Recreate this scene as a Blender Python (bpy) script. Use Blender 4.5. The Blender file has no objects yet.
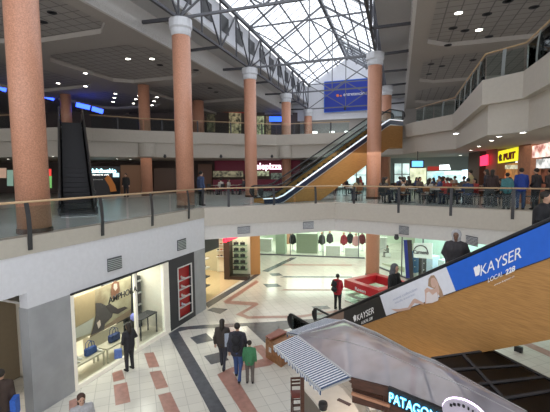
import bpy, bmesh, math, random
from mathutils import Vector, Matrix
random.seed(7)
SC = bpy.context.scene
COL = SC.collection
F = 380.0; PITCH = math.atan(32/380.0); ROLL = -0.009; EYE = Vector((0, 0, 6.5))
_R0 = Vector((1, 0, 0)); _U0 = Vector((0, math.sin(PITCH), math.cos(PITCH))); _FW = Vector((0, math.cos(PITCH), -math.sin(PITCH)))
_R = _R0*math.cos(ROLL)+_U0*math.sin(ROLL); _U = _U0*math.cos(ROLL)-_R0*math.sin(ROLL)

def ray(px, py): return _FW+_R*((px-275)/F)+_U*((206-py)/F)
def at(px, py, z):                      # a pixel's point on a horizontal surface
    d = ray(px, py); return EYE+d*((z-EYE.z)/d.z)
def far(px, py, D):                     # a pixel's point on the plane Y = D
    d = ray(px, py); return EYE+d*(D/d.y)
def H(px, D): return Vector(((px-275)/F*D*math.cos(PITCH), D))
def onwall(px, py, A, B, off=0.0):      # a pixel's point on an upright plane through A, B; off moves it along the normal (away from camera)
    A = Vector((A[0], A[1])); B = Vector((B[0], B[1])); t = (B-A).normalized(); n = Vector((-t.y, t.x))
    if n.dot(A) < 0: n = -n
    d = ray(px, py); A2 = A+n*off
    k = n.dot(A2)/(n.x*d.x+n.y*d.y); return EYE+d*k

# ---------------- camera
cam = bpy.data.cameras.new('camera'); cam.sensor_width = 36; cam.lens = 36*F/550; cam.clip_end = 300; cam.clip_start = .05
co = bpy.data.objects.new('camera', cam); COL.objects.link(co)
m3 = Matrix((_R, _U, -_FW)).transposed(); co.matrix_world = Matrix.Translation(EYE) @ m3.to_4x4(); SC.camera = co

# ---------------- materials
MATS = {}
def mat(name, col, rough=.6, metal=0, noise=0, scale=8, emit=0, col2=None, alpha=1, bump=0, stretch=None, spec=.5):
    if name in MATS: return MATS[name]
    m = bpy.data.materials.new(name); m.use_nodes = True; nt = m.node_tree; b = nt.nodes['Principled BSDF']
    c = (*col, 1)
    b.inputs['Base Color'].default_value = c; b.inputs['Roughness'].default_value = rough; b.inputs['Metallic'].default_value = metal
    b.inputs['Specular IOR Level'].default_value = spec
    tc = nt.nodes.new('ShaderNodeTexCoord'); mp = nt.nodes.new('ShaderNodeMapping'); nt.links.new(tc.outputs['Object'], mp.inputs[0])
    if stretch: mp.inputs['Scale'].default_value = stretch
    n = nt.nodes.new('ShaderNodeTexNoise'); n.inputs['Scale'].default_value = scale; n.inputs['Detail'].default_value = 4
    nt.links.new(mp.outputs[0], n.inputs['Vector'])
    r = nt.nodes.new('ShaderNodeValToRGB'); r.color_ramp.elements[0].position = .35; r.color_ramp.elements[1].position = .65
    k = noise if noise else .03
    r.color_ramp.elements[0].color = (*[x*(1-k) for x in col], 1) if not col2 else (*col2, 1)
    r.color_ramp.elements[1].color = (*[min(1, x*(1+k*.6)) for x in col], 1)
    nt.links.new(n.outputs['Fac'], r.inputs[0]); nt.links.new(r.outputs[0], b.inputs['Base Color'])
    if bump:
        bp = nt.nodes.new('ShaderNodeBump'); bp.inputs['Strength'].default_value = bump; nt.links.new(n.outputs['Fac'], bp.inputs['Height']); nt.links.new(bp.outputs[0], b.inputs['Normal'])
    if emit:
        b.inputs['Emission Color'].default_value = c; b.inputs['Emission Strength'].default_value = emit
        nt.links.new(r.outputs[0], b.inputs['Emission Color'])
    MATS[name] = m; return m
def grid_mat(name, col, line, size, rough, rot=0.0, w=.02, bump=0):
    m = bpy.data.materials.new(name); m.use_nodes = True; nt = m.node_tree; b = nt.nodes['Principled BSDF']
    tc = nt.nodes.new('ShaderNodeTexCoord'); mp = nt.nodes.new('ShaderNodeMapping'); nt.links.new(tc.outputs['Object'], mp.inputs[0])
    mp.inputs['Rotation'].default_value = (0, 0, rot)
    br = nt.nodes.new('ShaderNodeTexBrick'); br.offset = 0; br.inputs['Scale'].default_value = 1
    br.inputs['Brick Width'].default_value = size; br.inputs['Row Height'].default_value = size; br.inputs['Mortar Size'].default_value = w; br.inputs['Mortar Smooth'].default_value = .2
    br.inputs['Color1'].default_value = (*col, 1); br.inputs['Color2'].default_value = (*[c*.93 for c in col], 1); br.inputs['Mortar'].default_value = (*line, 1)
    nt.links.new(mp.outputs[0], br.inputs['Vector']); nt.links.new(br.outputs['Color'], b.inputs['Base Color'])
    b.inputs['Roughness'].default_value = rough
    MATS[name] = m; return m
def glass_mat(name, tint, clear, rough=.03, milky=None, ior=1.18):
    """clear: share that passes straight through; the rest reflects, or scatters when milky"""
    m = bpy.data.materials.new(name); m.use_nodes = True; nt = m.node_tree; nt.nodes.clear()
    o = nt.nodes.new('ShaderNodeOutputMaterial'); tr = nt.nodes.new('ShaderNodeBsdfTransparent'); tr.inputs[0].default_value = (*tint, 1)
    gl = nt.nodes.new('ShaderNodeBsdfGlossy'); gl.inputs['Roughness'].default_value = rough; gl.inputs[0].default_value = (.9, .93, .93, 1)
    mx = nt.nodes.new('ShaderNodeMixShader'); fr = nt.nodes.new('ShaderNodeFresnel'); fr.inputs[0].default_value = ior
    nt.links.new(fr.outputs[0], mx.inputs[0]); nt.links.new(gl.outputs[0], mx.inputs[2])
    if milky:
        tl = nt.nodes.new('ShaderNodeBsdfTranslucent'); df = nt.nodes.new('ShaderNodeBsdfDiffuse'); tl.inputs[0].default_value = (*milky, 1); df.inputs[0].default_value = (*milky, 1)
        a = nt.nodes.new('ShaderNodeMixShader'); a.inputs[0].default_value = .5; nt.links.new(tl.outputs[0], a.inputs[1]); nt.links.new(df.outputs[0], a.inputs[2])
        c = nt.nodes.new('ShaderNodeMixShader'); nt.links.new(a.outputs[0], c.inputs[1]); nt.links.new(tr.outputs[0], c.inputs[2]); c.inputs[0].default_value = clear
        tc = nt.nodes.new('ShaderNodeTexCoord'); n = nt.nodes.new('ShaderNodeTexNoise'); n.inputs['Scale'].default_value = 1.6; nt.links.new(tc.outputs['Object'], n.inputs['Vector'])
        mr = nt.nodes.new('ShaderNodeMapRange'); mr.inputs['From Min'].default_value = .35; mr.inputs['From Max'].default_value = .65; mr.inputs['To Min'].default_value = clear*.7; mr.inputs['To Max'].default_value = min(1, clear*1.3)
        nt.links.new(n.outputs['Fac'], mr.inputs[0]); nt.links.new(mr.outputs[0], c.inputs[0]); nt.links.new(c.outputs[0], mx.inputs[1])
    else:
        nt.links.new(tr.outputs[0], mx.inputs[1])
    nt.links.new(mx.outputs[0], o.inputs[0]); MATS[name] = m; return m

AXR = -math.atan2(.3095, .9509)   # the hall's long axis leans right of north
M = dict(
 granite=mat('granite', (.57, .285, .185), .42, noise=.2, scale=30, col2=(.46, .215, .135)),
 capital=mat('capital', (.62, .63, .66), .6),
 white=mat('white paint', (.66, .645, .62), .7),
 wallwhite=mat('wall white', (.70, .71, .75), .7),
 fascia=mat('fascia cream', (.52, .48, .42), .6),
 beige=mat('beige band', (.47, .44, .38), .6),
 greywall=mat('grey pilaster', (.36, .37, .385), .5, noise=.08, scale=2),
 ceiling=mat('ceiling paint', (.42, .38, .34), .8),
 ceilgrid=grid_mat('ceiling grid', (.40, .37, .34), (.20, .185, .18), .62, .8, -AXR, .03),
 soffit=mat('soffit', (.48, .44, .38), .8),
 floor1=grid_mat('upper floor tile', (.45, .44, .42), (.3, .3, .28), .6, .25, -AXR, .01),
 floor0=grid_mat('ground floor tile', (.72, .69, .62), (.48, .46, .41), .42, .16, -.36, .008),
 darktile=mat('dark tile', (.10, .105, .12), .25, noise=.15, scale=5),
 pinktile=mat('pink tile', (.42, .22, .18), .3, noise=.15, scale=6),
 yellowfloor=mat('shop floor', (.60, .46, .28), .25),
 steel=mat('truss steel', (.07, .07, .08), .6, metal=.1),
 steelgrey=mat('grey steel', (.14, .145, .16), .6, metal=.1),
 post=mat('post metal', (.055, .055, .06), .4, metal=.4),
 postlight=mat('light post metal', (.25, .27, .26), .4, metal=.4),
 rail=mat('tan handrail', (.55, .38, .22), .4),
 black=mat('black', (.012, .012, .014), .4),
 rubber=mat('rubber', (.02, .02, .022), .35),
 darkgrey=mat('dark grey', (.045, .045, .05), .7),
 wood=mat('escalator wood', (.45, .235, .075), .42, noise=.2, scale=6, stretch=(.6, .6, 10), col2=(.38, .19, .058)),
 darkwood=mat('dark wood', (.08, .032, .02), .35, noise=.3, scale=6, stretch=(1, 1, 6)),
 redwood=mat('red seat', (.18, .03, .02), .35),
 bin=mat('planter wood', (.30, .14, .06), .5, noise=.3, scale=8),
 alu=mat('aluminium', (.62, .63, .65), .3, metal=.7),
 step=mat('escalator step', (.035, .035, .04), .5, metal=.3),
 litedge=mat('lit edge', (.9, .93, 1), .5, emit=.6), whitelit=mat('lit white', (1, .98, .92), .5, emit=2.2),
 lamp=mat('lamp lens', (1, .95, .82), .5, emit=14),
 bluelamp=mat('blue neon', (.03, .08, 1), .5, emit=4),
 navy=mat('banner blue', (.012, .035, .33), .55),
 adblue=mat('ad blue', (.02, .13, .62), .35),
 adgrey=mat('ad pale', (.74, .76, .83), .4),
 adblack=mat('ad black', (.02, .018, .018), .3),
 text=mat('lettering white', (.9, .9, .9), .5),
 skin=mat('skin', (.50, .30, .21), .55), hair=mat('hair', (.02, .014, .01), .6), blond=mat('blond hair', (.45, .28, .13), .6),
 red=mat('kiosk red', (.55, .02, .03), .3), tv=mat('screen', (.1, .35, .75), .3, emit=1.5),
 glass=glass_mat('balustrade glass', (.86, .92, .92), 1), shopglass=glass_mat('shop glass', (.90, .98, .93), 1),
 skyglass=glass_mat('skylight glass', (.88, .91, .96), 1, ior=1.02), darkglass=glass_mat('smoked glass', (.20, .20, .22), 1, .3, ior=1.2),
 canopy=glass_mat('canopy sheet', (.72, .70, .78), .40, .10, milky=(.74, .71, .80), ior=1.5),
)

# ---------------- mesh building
ORG = {}
class MB:
    def __init__(s): s.v = []; s.f = []; s.mi = []
    def add(s, vs, fs, mi=0):
        k = len(s.v); s.v += [Vector(v) for v in vs]; s.f += [[k+i for i in f] for f in fs]; s.mi += [mi]*len(fs); return s
    def quad(s, *p, mi=0): return s.add(p, [list(range(len(p)))], mi)
    def box(s, c, size, rz=0, mi=0):
        a, b, d = [x/2 for x in size]; R = Matrix.Rotation(rz, 3, 'Z'); c = Vector(c)
        vs = [c+R @ Vector((x*a, y*b, z*d)) for x in (-1, 1) for y in (-1, 1) for z in (-1, 1)]
        return s.add(vs, [(0, 1, 3, 2), (4, 6, 7, 5), (0, 4, 5, 1), (2, 3, 7, 6), (0, 2, 6, 4), (1, 5, 7, 3)], mi)
    def bar(s, p, q, w, h=None, up=(0, 0, 1), mi=0):
        p = Vector(p); q = Vector(q); d = q-p
        if d.length < 1e-6: return s
        d.normalize(); up = Vector(up)
        if abs(d.dot(up)) > .99: up = Vector((1, 0, 0))
        x = d.cross(up).normalized(); y = x.cross(d).normalized(); h = h or w; a = x*w/2; b = y*h/2
        vs = [p-a-b, p+a-b, p+a+b, p-a+b, q-a-b, q+a-b, q+a+b, q-a+b]
        return s.add(vs, [(3, 2, 1, 0), (4, 5, 6, 7), (0, 1, 5, 4), (1, 2, 6, 5), (2, 3, 7, 6), (3, 0, 4, 7)], mi)
    def tube(s, pts, r, n=8, mi=0, rs=None):
        pts = [Vector(p) for p in pts]; rings = []
        for i, p in enumerate(pts):
            d = (pts[min(i+1, len(pts)-1)]-pts[max(i-1, 0)]).normalized(); up = Vector((0, 0, 1)) if abs(d.z) < .9 else Vector((1, 0, 0))
            x = d.cross(up).normalized(); y = x.cross(d); rr = rs[i] if rs else r
            rings.append([p+(x*math.cos(a)+y*math.sin(a))*rr for a in [2*math.pi*k/n for k in range(n)]])
        vs = [v for r_ in rings for v in r_]; fs = []
        for i in range(len(pts)-1):
            for k in range(n): fs.append((i*n+k, i*n+(k+1) % n, (i+1)*n+(k+1) % n, (i+1)*n+k))
        fs += [list(range(n))[::-1], [len(vs)-n+k for k in range(n)]]
        return s.add(vs, fs, mi)
    def lathe(s, c, prof, n=24, mi=0):
        c = Vector(c); vs = []; fs = []
        for r, z in prof: vs += [c+Vector((r*math.cos(2*math.pi*k/n), r*math.sin(2*math.pi*k/n), z)) for k in range(n)]
        for i in range(len(prof)-1):
            for k in range(n): fs.append((i*n+k, i*n+(k+1) % n, (i+1)*n+(k+1) % n, (i+1)*n+k))
        fs += [list(range(n))[::-1], [len(vs)-n+k for k in range(n)]]
        return s.add(vs, fs, mi)
    def ball(s, c, r, sx=1, sy=1, sz=1, n=12, mi=0):
        prof = [(max(.001, r*math.cos(a)), r*math.sin(a)) for a in [-math.pi/2+math.pi*k/8 for k in range(9)]]
        k0 = len(s.v); s.lathe((0, 0, 0), prof, n, mi)
        for i in range(k0, len(s.v)):
            v = s.v[i]; s.v[i] = Vector(c)+Vector((v.x*sx, v.y*sy, v.z*sz))
        return s
    def prism(s, poly, z0, z1, mi=0):
        n = len(poly); vs = [(p[0], p[1], z0) for p in poly]+[(p[0], p[1], z1) for p in poly]
        return s.add(vs, [list(range(n))[::-1], list(range(n, 2*n))]+[(i, (i+1) % n, n+(i+1) % n, n+i) for i in range(n)], mi)
    def slab(s, pts, th, mi=0):          # flat 3D polygon thickened along th
        n = len(pts); th = Vector(th); vs = [Vector(p) for p in pts]+[Vector(p)+th for p in pts]
        return s.add(vs, [list(range(n))[::-1], list(range(n, 2*n))]+[(i, (i+1) % n, n+(i+1) % n, n+i) for i in range(n)], mi)
    def build(s, name, m, parent=None, smooth=False):
        o0 = ORG.get(parent.name, Vector((0, 0, 0))) if parent else Vector((0, 0, 0))
        me = bpy.data.meshes.new(name); me.from_pydata([v-o0 for v in s.v], [], s.f)
        for x in (m if isinstance(m, (list, tuple)) else [m]): me.materials.append(x)
        for p, i in zip(me.polygons, s.mi): p.material_index = i; p.use_smooth = smooth
        bm = bmesh.new(); bm.from_mesh(me); bmesh.ops.recalc_face_normals(bm, faces=bm.faces); bm.to_mesh(me); bm.free()
        o = bpy.data.objects.new(name, me); COL.objects.link(o)
        if parent: o.parent = parent; ORG[o.name] = o0
        return o
def tag(o, label=None, cat=None, group=None, kind=None):
    if label: o['label'] = label
    if cat: o['category'] = cat
    if group: o['group'] = group
    if kind: o['kind'] = kind
    return o
def thing(name, loc, label, cat, group=None):
    o = bpy.data.objects.new(name, None); COL.objects.link(o); o.location = loc; o.empty_display_size = .1
    ORG[o.name] = Vector(loc); return tag(o, label, cat, group)
def struct(name, mb, m): return tag(mb.build(name, m), kind='structure')
def copy_tree(o, parent=None):
    c = o.copy(); COL.objects.link(c); c.parent = parent
    for k in ('label', 'group'):
        if parent is None and k in c: del c[k]
    for ch in list(o.children): copy_tree(ch, c)
    return c
def place(o, loc, rz=0, label=None, group=None, scale=None):
    o.location = loc; o.rotation_euler = (0, 0, rz)
    if scale: o.scale = (scale,)*3
    if label: o['label'] = label
    if group: o['group'] = group
    return o
def text_on(name, s, p0, p1, height, m, parent, up=(0, 0, 1), ext=.01, bold=0, fit=True):
    """lettering as a mesh, its base line from p0 to p1"""
    cu = bpy.data.curves.new(name, 'FONT'); cu.body = s; cu.size = 1; cu.extrude = ext; cu.offset = bold
    t = bpy.data.objects.new(name, cu); COL.objects.link(t); bpy.context.view_layer.update()
    me = bpy.data.meshes.new_from_object(t); bpy.data.objects.remove(t)
    xs = [v.co.x for v in me.vertices]; ys = [v.co.y for v in me.vertices]; x0, x1, y0, y1 = min(xs), max(xs), min(0, min(ys)), max(ys)
    p0 = Vector(p0); p1 = Vector(p1); ex = p1-p0; L = ex.length; ex.normalize(); upv = Vector(up); n = ex.cross(upv).normalized()
    upv = upv-ex*upv.dot(ex) if not fit else upv
    kx = L/(x1-x0); ky = height/(y1 if y1 else 1)
    me.materials.clear(); me.materials.append(m)
    o0 = ORG.get(parent.name, Vector((0, 0, 0))) if parent else Vector((0, 0, 0))
    for v in me.vertices:
        c = v.co; w = p0+ex*((c.x-x0)*kx)+upv*(c.y*ky)+n*(c.z); v.co = w-o0
    o = bpy.data.objects.new(name, me); COL.objects.link(o)
    if parent: o.parent = parent; ORG[o.name] = o0
    return o
def outline(name, pxs, A, B, off, th, m, parent):
    """printed shape on an upright board"""
    A2 = Vector((A[0], A[1])); B2 = Vector((B[0], B[1])); t = (B2-A2).normalized(); n = Vector((-t.y, t.x))
    if n.dot(A2) < 0: n = -n
    return MB().slab([onwall(x, y, A, B, off) for x, y in pxs], (n.x*th, n.y*th, 0)).build(name, m, parent)
# ================= plan of the hall =================
def WL(D): return Vector((-5.98+.3875*(D-11.3), D))          # the left shop wall
P0 = WL(1.5); P1 = WL(18.0); P2 = Vector((3.24, 20.5)); P3 = Vector((10.7, 14.8)); P4 = Vector((13, 10)); P5 = Vector((7.9, 5.7)); P6 = Vector((5.7, 4.3)); P7 = Vector((3.5, 1.6))
C3 = Vector((-1.66, 26.85)); AX = Vector((.3095, .9509)); CX = Vector((.9509, -.3095)); WID = 8.42; BAY = 8.886
def RF(u, v, z=None):
    p = C3+CX*u+AX*v
    return p if z is None else Vector((p.x, p.y, z))

# ground floor with its inlaid bands (one mesh, three tile kinds)
g = MB(); g.quad((-22, -6, 0), (26, -6, 0), (26, 44, 0), (-22, 44, 0))
def inlay(pts, mi, mb=g, z=.004): mb.quad(*[at(x, y, z) for x, y in pts], mi=mi)
inlay([(168.5, 334), (178.5, 331.5), (228, 414), (211, 414)], 1)
inlay([(180, 327), (205, 324.8), (277, 321.5), (285, 343), (264.6, 342.7), (247, 326), (188, 329.5), (168, 334)], 1)
inlay([(276, 321.3), (330, 317.5), (345, 327), (283, 345)], 1)
inlay([(190, 337.5), (206, 333), (214, 340.5), (197, 344)], 1); inlay([(204, 356), (222, 351.5), (229, 360), (211, 364.5)], 1)
inlay([(207, 310.2), (213, 307.5), (228, 309), (220, 314)], 1)
for q in ([(112, 373), (122, 369.5), (125, 379), (113.5, 382)], [(113.5, 385), (127, 382), (130.5, 402), (115.5, 405.5)], [(69, 401), (76, 398), (80, 414), (69, 414)],
          [(144, 353.5), (153.5, 352), (159.5, 366.5), (149, 368)], [(149.5, 372), (161, 370.3), (168.5, 387), (156, 389.5)], [(158, 395), (170.5, 392), (181, 414), (165, 414)],
          [(217, 374.5), (232, 371), (259, 414), (243, 414)], [(217, 374.5), (247, 369.5), (270, 365.5), (275, 362), (272, 357), (262, 344.5), (253, 346.5), (263.5, 358.5), (231, 367.5)],
          [(256, 280), (223, 301.5), (226, 303.8), (231, 300.6), (259, 282)], [(226, 303.8), (252, 305.5), (259, 304.3), (256.5, 302.3), (231, 300.6)], [(252, 305.5), (235.5, 314.5), (243, 313.8), (259, 304.3)], [(235.5, 314.5), (247, 318.7), (300, 317.7), (345, 311), (345, 309), (300, 315.3), (249, 316.2), (243, 313.8)],
          [(519, 343), (526, 341), (552, 352), (552, 358)]): inlay(q, 2)
inlay([(205, 303.5), (243, 281.5), (258, 272.5), (260, 274.5), (246, 284), (208, 308)], 1)
inlay([(262, 271), (291, 257.5), (297, 257.5), (268, 272)], 1)
inlay([(263, 284), (277, 283.5), (282, 286.5), (267, 287.5)], 1); inlay([(269, 273.5), (279, 273), (283, 275.5), (272, 276)], 1); inlay([(311, 306.5), (327, 305.5), (331, 308.5), (316, 309.8)], 1)  # last one: shadow-like stripe near the red jacket's feet, painted as dark tile
for y in (264, 276, 289): inlay([(285, y), (352, y+.4), (352, y+1.8), (280, y+1.4)], 2 if y != 276 else 1)
g.mi = g.mi
struct('floor', g, [M['floor0'], M['darktile'], M['pinktile']])

# first gallery slab (food court) and its far faces
lo = [(-34, 1.5), (P0.x, P0.y), (P1.x, P1.y), (P2.x, P2.y), (P3.x, P3.y), (P4.x, P4.y), (P5.x, P5.y), (P6.x, P6.y), (P7.x, P7.y), (3.5, -6), (34, -6), (34, 52), (-34, 52)]
struct('floor', MB().prism(lo, 4.52, 4.9), M['floor1']); struct('floor', MB().prism([(-14, -6), (3.5, -6), (3.5, 1.5), (-14, 1.5)], 4.52, 4.9), M['floor1'])

def strip(mb, path, z0, z1, depth, push=0.0, mi=0):   # the face of a slab edge; the hall lies to the right of the path
    ns = [Vector((-(b-a).normalized().y, (b-a).normalized().x)) for a, b in zip(path[:-1], path[1:])]
    m = [ns[0]]+[(p+q)/max(.35, 1+p.dot(q)) for p, q in zip(ns[:-1], ns[1:])]+[ns[-1]]
    for k in range(len(path)-1):
        a, b = path[k], path[k+1]
        q = [a-m[k]*push, b-m[k+1]*push, b+m[k+1]*depth, a+m[k]*depth]
        mb.prism([(p.x, p.y) for p in q], z0, z1, mi)
# gallery edge faces: cream band over a recessed white one
mb = MB(); strip(mb, [P1, P2, P3, P4, P5, P6, P7], 4.06, 4.92, .35, .02); struct('trim_1', mb, M['fascia'])
mb = MB(); strip(mb, [P1, P2, P3, P4, P5, P6, P7], 3.38, 4.06, .30, -.10); struct('trim_2', mb, M['white'])
mb = MB(); strip(mb, [P0, P1], 4.45, 4.92, .35, .03); struct('trim_3', mb, M['beige'])
struct('ceiling', MB().prism([(P1.x-.3, P1.y+.2), (P2.x, P2.y+.3), (P3.x+.1, P3.y+.3), (P4.x+.3, P4.y), (34, 10), (34, 44), (-3.2, 44)], 3.38, 3.50), M['ceiling'])

# left wall of the ground floor with its shop openings
def wp(D, off=0.0):
    t = Vector((.3875, 1)).normalized(); p = WL(D)+Vector((-t.y, t.x))*off; return (p.x, p.y)
def wallpiece(mb, D0, D1, z0, z1, o0=0.0, o1=.3): mb.prism([wp(D0, o0), wp(D1, o0), wp(D1, o1), wp(D0, o1)], z0, z1)
mb = MB(); wallpiece(mb, 9.79, 18.0, 3.0, 4.45); wallpiece(mb, 1.5, 9.79, 3.43, 4.45); struct('wall_left', mb, M['wallwhite'])
mb = MB(); wallpiece(mb, 9.79, 11.0, 0, 3.0, 0, .35); wallpiece(mb, 17.1, 18.0, 0, 3.0, 0, .6); struct('wall_left_pilaster', mb, M['greywall'])
struct('wall_left_recess', MB().prism([wp(1.5, 2.4), wp(12, 2.4), wp(12, 2.5), wp(1.5, 2.5)], 0, 3.5), mat('recess paint', (.22, .17, .11), .6))
struct('ceiling', MB().prism([wp(1.5, .3), wp(19.2, .3), wp(19.2, 4), wp(1.5, 4)], 3.43, 3.55), M['soffit'])

# galleries' far walls
gw = MB(); a = H(-60, 36); b = H(240, 38); c = H(338, 37.5); d = H(470, 32)
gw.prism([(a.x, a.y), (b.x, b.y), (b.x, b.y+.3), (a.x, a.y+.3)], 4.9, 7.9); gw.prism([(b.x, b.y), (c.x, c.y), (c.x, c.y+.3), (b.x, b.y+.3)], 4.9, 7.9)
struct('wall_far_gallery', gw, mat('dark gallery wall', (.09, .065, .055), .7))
BW0 = H(338, 37.5); BW1 = H(470, 31)
RW0 = H(470, 27.5); RW1 = H(575, 16.0)
gw = MB(); gw.prism([(BW0.x, BW0.y+.5), (BW1.x+4, BW1.y+.5), (BW1.x+4, BW1.y+.8), (BW0.x, BW0.y+.8)], 4.9, 7.9); struct('wall_far_right', gw, mat('grey gallery wall', (.22, .24, .23), .7))
def off_line(A, B, d):
    t = (B-A).normalized(); n = Vector((-t.y, t.x)); n = n if n.dot(A) > 0 else -n; return A+n*d, B+n*d
a, b = off_line(RW0, RW1, 3.2); a2, b2 = off_line(RW0, RW1, 3.5); struct('wall_right', MB().prism([tuple(a), tuple(b), tuple(b2), tuple(a2)], 4.9, 7.9), mat('shop inner wall', (.30, .22, .16), .7))

# second gallery
O2 = [Vector((-34, 27)), Vector((-19.5, 27.0)), H(84, 26.4), H(94, 27.1), H(145, 28.9), H(277, 33), H(365, 31), H(400, 27.8), H(412, 25.7), H(452, 22.2), H(480, 14.2), H(520, 13.0), H(550, 10.6), H(640, 7.0)]
poly = [tuple(p) for p in O2]+[(34, 7), (34, 52), (-34, 52)]
struct('floor', MB().prism(poly, 9.45, 9.8), M['floor1'])
# the side arm holds the left escalator's head
mb = MB(); strip(mb, O2, 8.95, 9.84, .35, .02); struct('trim_4', mb, M['fascia'])
mb = MB(); strip(mb, O2, 7.86, 8.95, .30, -.22); struct('trim_5', mb, M['fascia'])
inner = [p+Vector((.35 if p.x > 4 else 0, .3)) for p in O2]
struct('ceiling', MB().prism([tuple(p) for p in inner]+[(34, 7), (34, 52), (-34, 52)], 7.86, 7.98), M['soffit'])
# top walls
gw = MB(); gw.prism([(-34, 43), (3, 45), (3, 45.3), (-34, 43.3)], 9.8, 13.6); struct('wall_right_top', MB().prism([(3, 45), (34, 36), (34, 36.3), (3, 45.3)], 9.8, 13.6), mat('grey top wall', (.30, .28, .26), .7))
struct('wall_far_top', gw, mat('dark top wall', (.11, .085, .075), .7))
struct('wall_left_top', MB().prism([(-33, -10), (-32.7, -10), (-32.7, 44), (-33, 44)], 4.9, 13.6), M['soffit'])

# ---------------- columns
def column(x, y, z0, z1, label, cap=True, group='salmon columns of the hall', r=.425, capr=.54, base=None):
    t = thing('column', (x, y, z0), label, 'column', group)
    MB().lathe((x, y, z0), [(r, 0), (r, z1-z0-(.75 if cap else 0))], 32).build('shaft', M['granite'], t, True)
    if cap: MB().lathe((x, y, z1-.75), [(r, 0), (r+.02, .02), (r+.05, .12), (r+.05, .3), (capr, .38), (capr, .75)], 16).build('capital', M['capital'], t)
    for z in (base or [z0]): MB().lathe((x, y, z), [(r+.03, 0), (r+.03, .14)], 32).build('base_ring', M['darkwood'], t)
    return t
CT = 13.72
c1 = H(32, 10.8); column(c1.x, c1.y, 4.9, CT+.4, 'huge salmon granite column nearest the camera at the left edge of the photo')
c2 = H(185.3, 18.5); column(c2.x, c2.y, 4.9, CT, 'tall salmon column with a grey capital by the corner of the railing, left of centre')
column(C3.x, C3.y, 0, CT, 'tall salmon column left of the pizza sign, rising from the shoe shop', base=[0, 4.9])
c4 = RF(0, BAY); column(c4.x, c4.y, 0, CT, 'slim far column just right of the pizza sign, rising past the curved gallery', base=[4.9])
c5 = RF(0, 2*BAY); column(c5.x, c5.y, 9.8, CT, 'small distant column with white capital below the left edge of the blue banner')
r1 = H(374, 23.7); column(r1.x, r1.y, 0, CT, 'tall salmon column standing in front of the crossing escalator', base=[0, 4.9])
r2 = H(385.5, 32.6); column(r2.x, r2.y, 4.9, CT, 'salmon column half hidden behind the one at the crossing escalator', base=[4.9])
p = H(147, 29.9); column(p.x, p.y, 4.9, 13.4, 'salmon column at the gallery edge left of centre, with no grey capital', cap=False)
p = H(70, 33); column(p.x, p.y, 9.8, 13.4, 'dim salmon column behind the head of the dark escalator', cap=False)
p = H(200, 36.5); column(p.x, p.y, 9.8, 13.4, 'dim salmon column on the top gallery beside dark shop windows', cap=False, r=.55)
# half round swellings of the gallery face where columns pass
for px, D in ((147, 28.9), (286, 32.9)):
    q = H(px, D); struct('trim_6', MB().lathe((q.x, q.y+.25, 7.9), [(.62, 0), (.62, 1.0)], 24), M['fascia'])

# ---------------- railings
def railing(path, z, label, spacing=2.0, side=1, postm=None, w=.06, first=.3, drop=.34, hh=.93, name='railing'):
    t = thing(name, (path[0].x, path[0].y, z), label, 'railing'); pm = postm or M['post']
    MB().tube([(p.x, p.y, z+hh) for p in path], .032, 8).build('handrail', M['rail'], t, True)
    n_ = 0
    for a, b in zip(path[:-1], path[1:]):
        L = (b-a).length; u = (b-a)/L; n = Vector((-u.y, u.x))*side; k = max(1, round(L/spacing)); 
        for i in range(k):
            s0 = L*i/k; s1 = L*(i+1)/k; c = a+u*(s0+L/k*.5)
            if n_ < 95:
                m = MB()
                for e in (-.03, .03):
                    q = c+u*e-n*.06
                    pts = [Vector((q.x, q.y, z-drop)), Vector((q.x-n.x*.02, q.y-n.y*.02, z+.2)), Vector((q.x, q.y, z+.6)), Vector((q.x+n.x*.05, q.y+n.y*.05, z+hh-.02))]
                    for p_, q_ in zip(pts[:-1], pts[1:]): m.bar(p_, q_, .02, .06, (u.x, u.y, 0))
                m.build('post', pm, t); n_ += 1
            p_ = a+u*(s0+.06); q_ = a+u*(s1-.06)
            MB().slab([(p_.x, p_.y, z+.08), (q_.x, q_.y, z+.08), (q_.x, q_.y, z+hh-.12), (p_.x, p_.y, z+hh-.12)], (n.x*.012, n.y*.012, 0)).build('glass_panel', M['glass'], t)
    return t
railing([WL(6.5), WL(18.0)+Vector((-.05, -.1))], 4.9, 'glass railing with tan handrail along the left gallery in front of the huge column', 2.3)
railing([P1+Vector((.0, .1)), P2+Vector((0, .1)), P3], 4.9, 'long glass railing with tan handrail edging the food court', 2.1)
def inset(path, d):
    return [p+Vector((0, d)) for p in path]
railing([O2[1], O2[2]-Vector((3.2, 0))], 9.8, 'dark top gallery railing at the far left behind the huge column', 2.6, hh=.95)
railing(inset([H(92, 27.0), O2[4], O2[5], H(350, 31.6)], .12), 9.8, 'thin far railing of the curved top gallery facing the hall', 2.7, hh=.95)
railing([H(414, 25.9)+Vector((.1, .1)), O2[9]+Vector((.1, .1)), O2[10]+Vector((.12, .1)), O2[11]+Vector((.1, .1)), O2[12]+Vector((.1, .1)), O2[13]], 9.8, 'upper right railing with paired pale posts on the stepped gallery', 1.7, postm=M['postlight'], hh=1.0)
# ================= roof =================
V0, V1 = -31.0, 18.6; UL, UR = -2.0, WID+1.9
def rp(u, v): p = RF(u, v); return (p.x, p.y)
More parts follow.
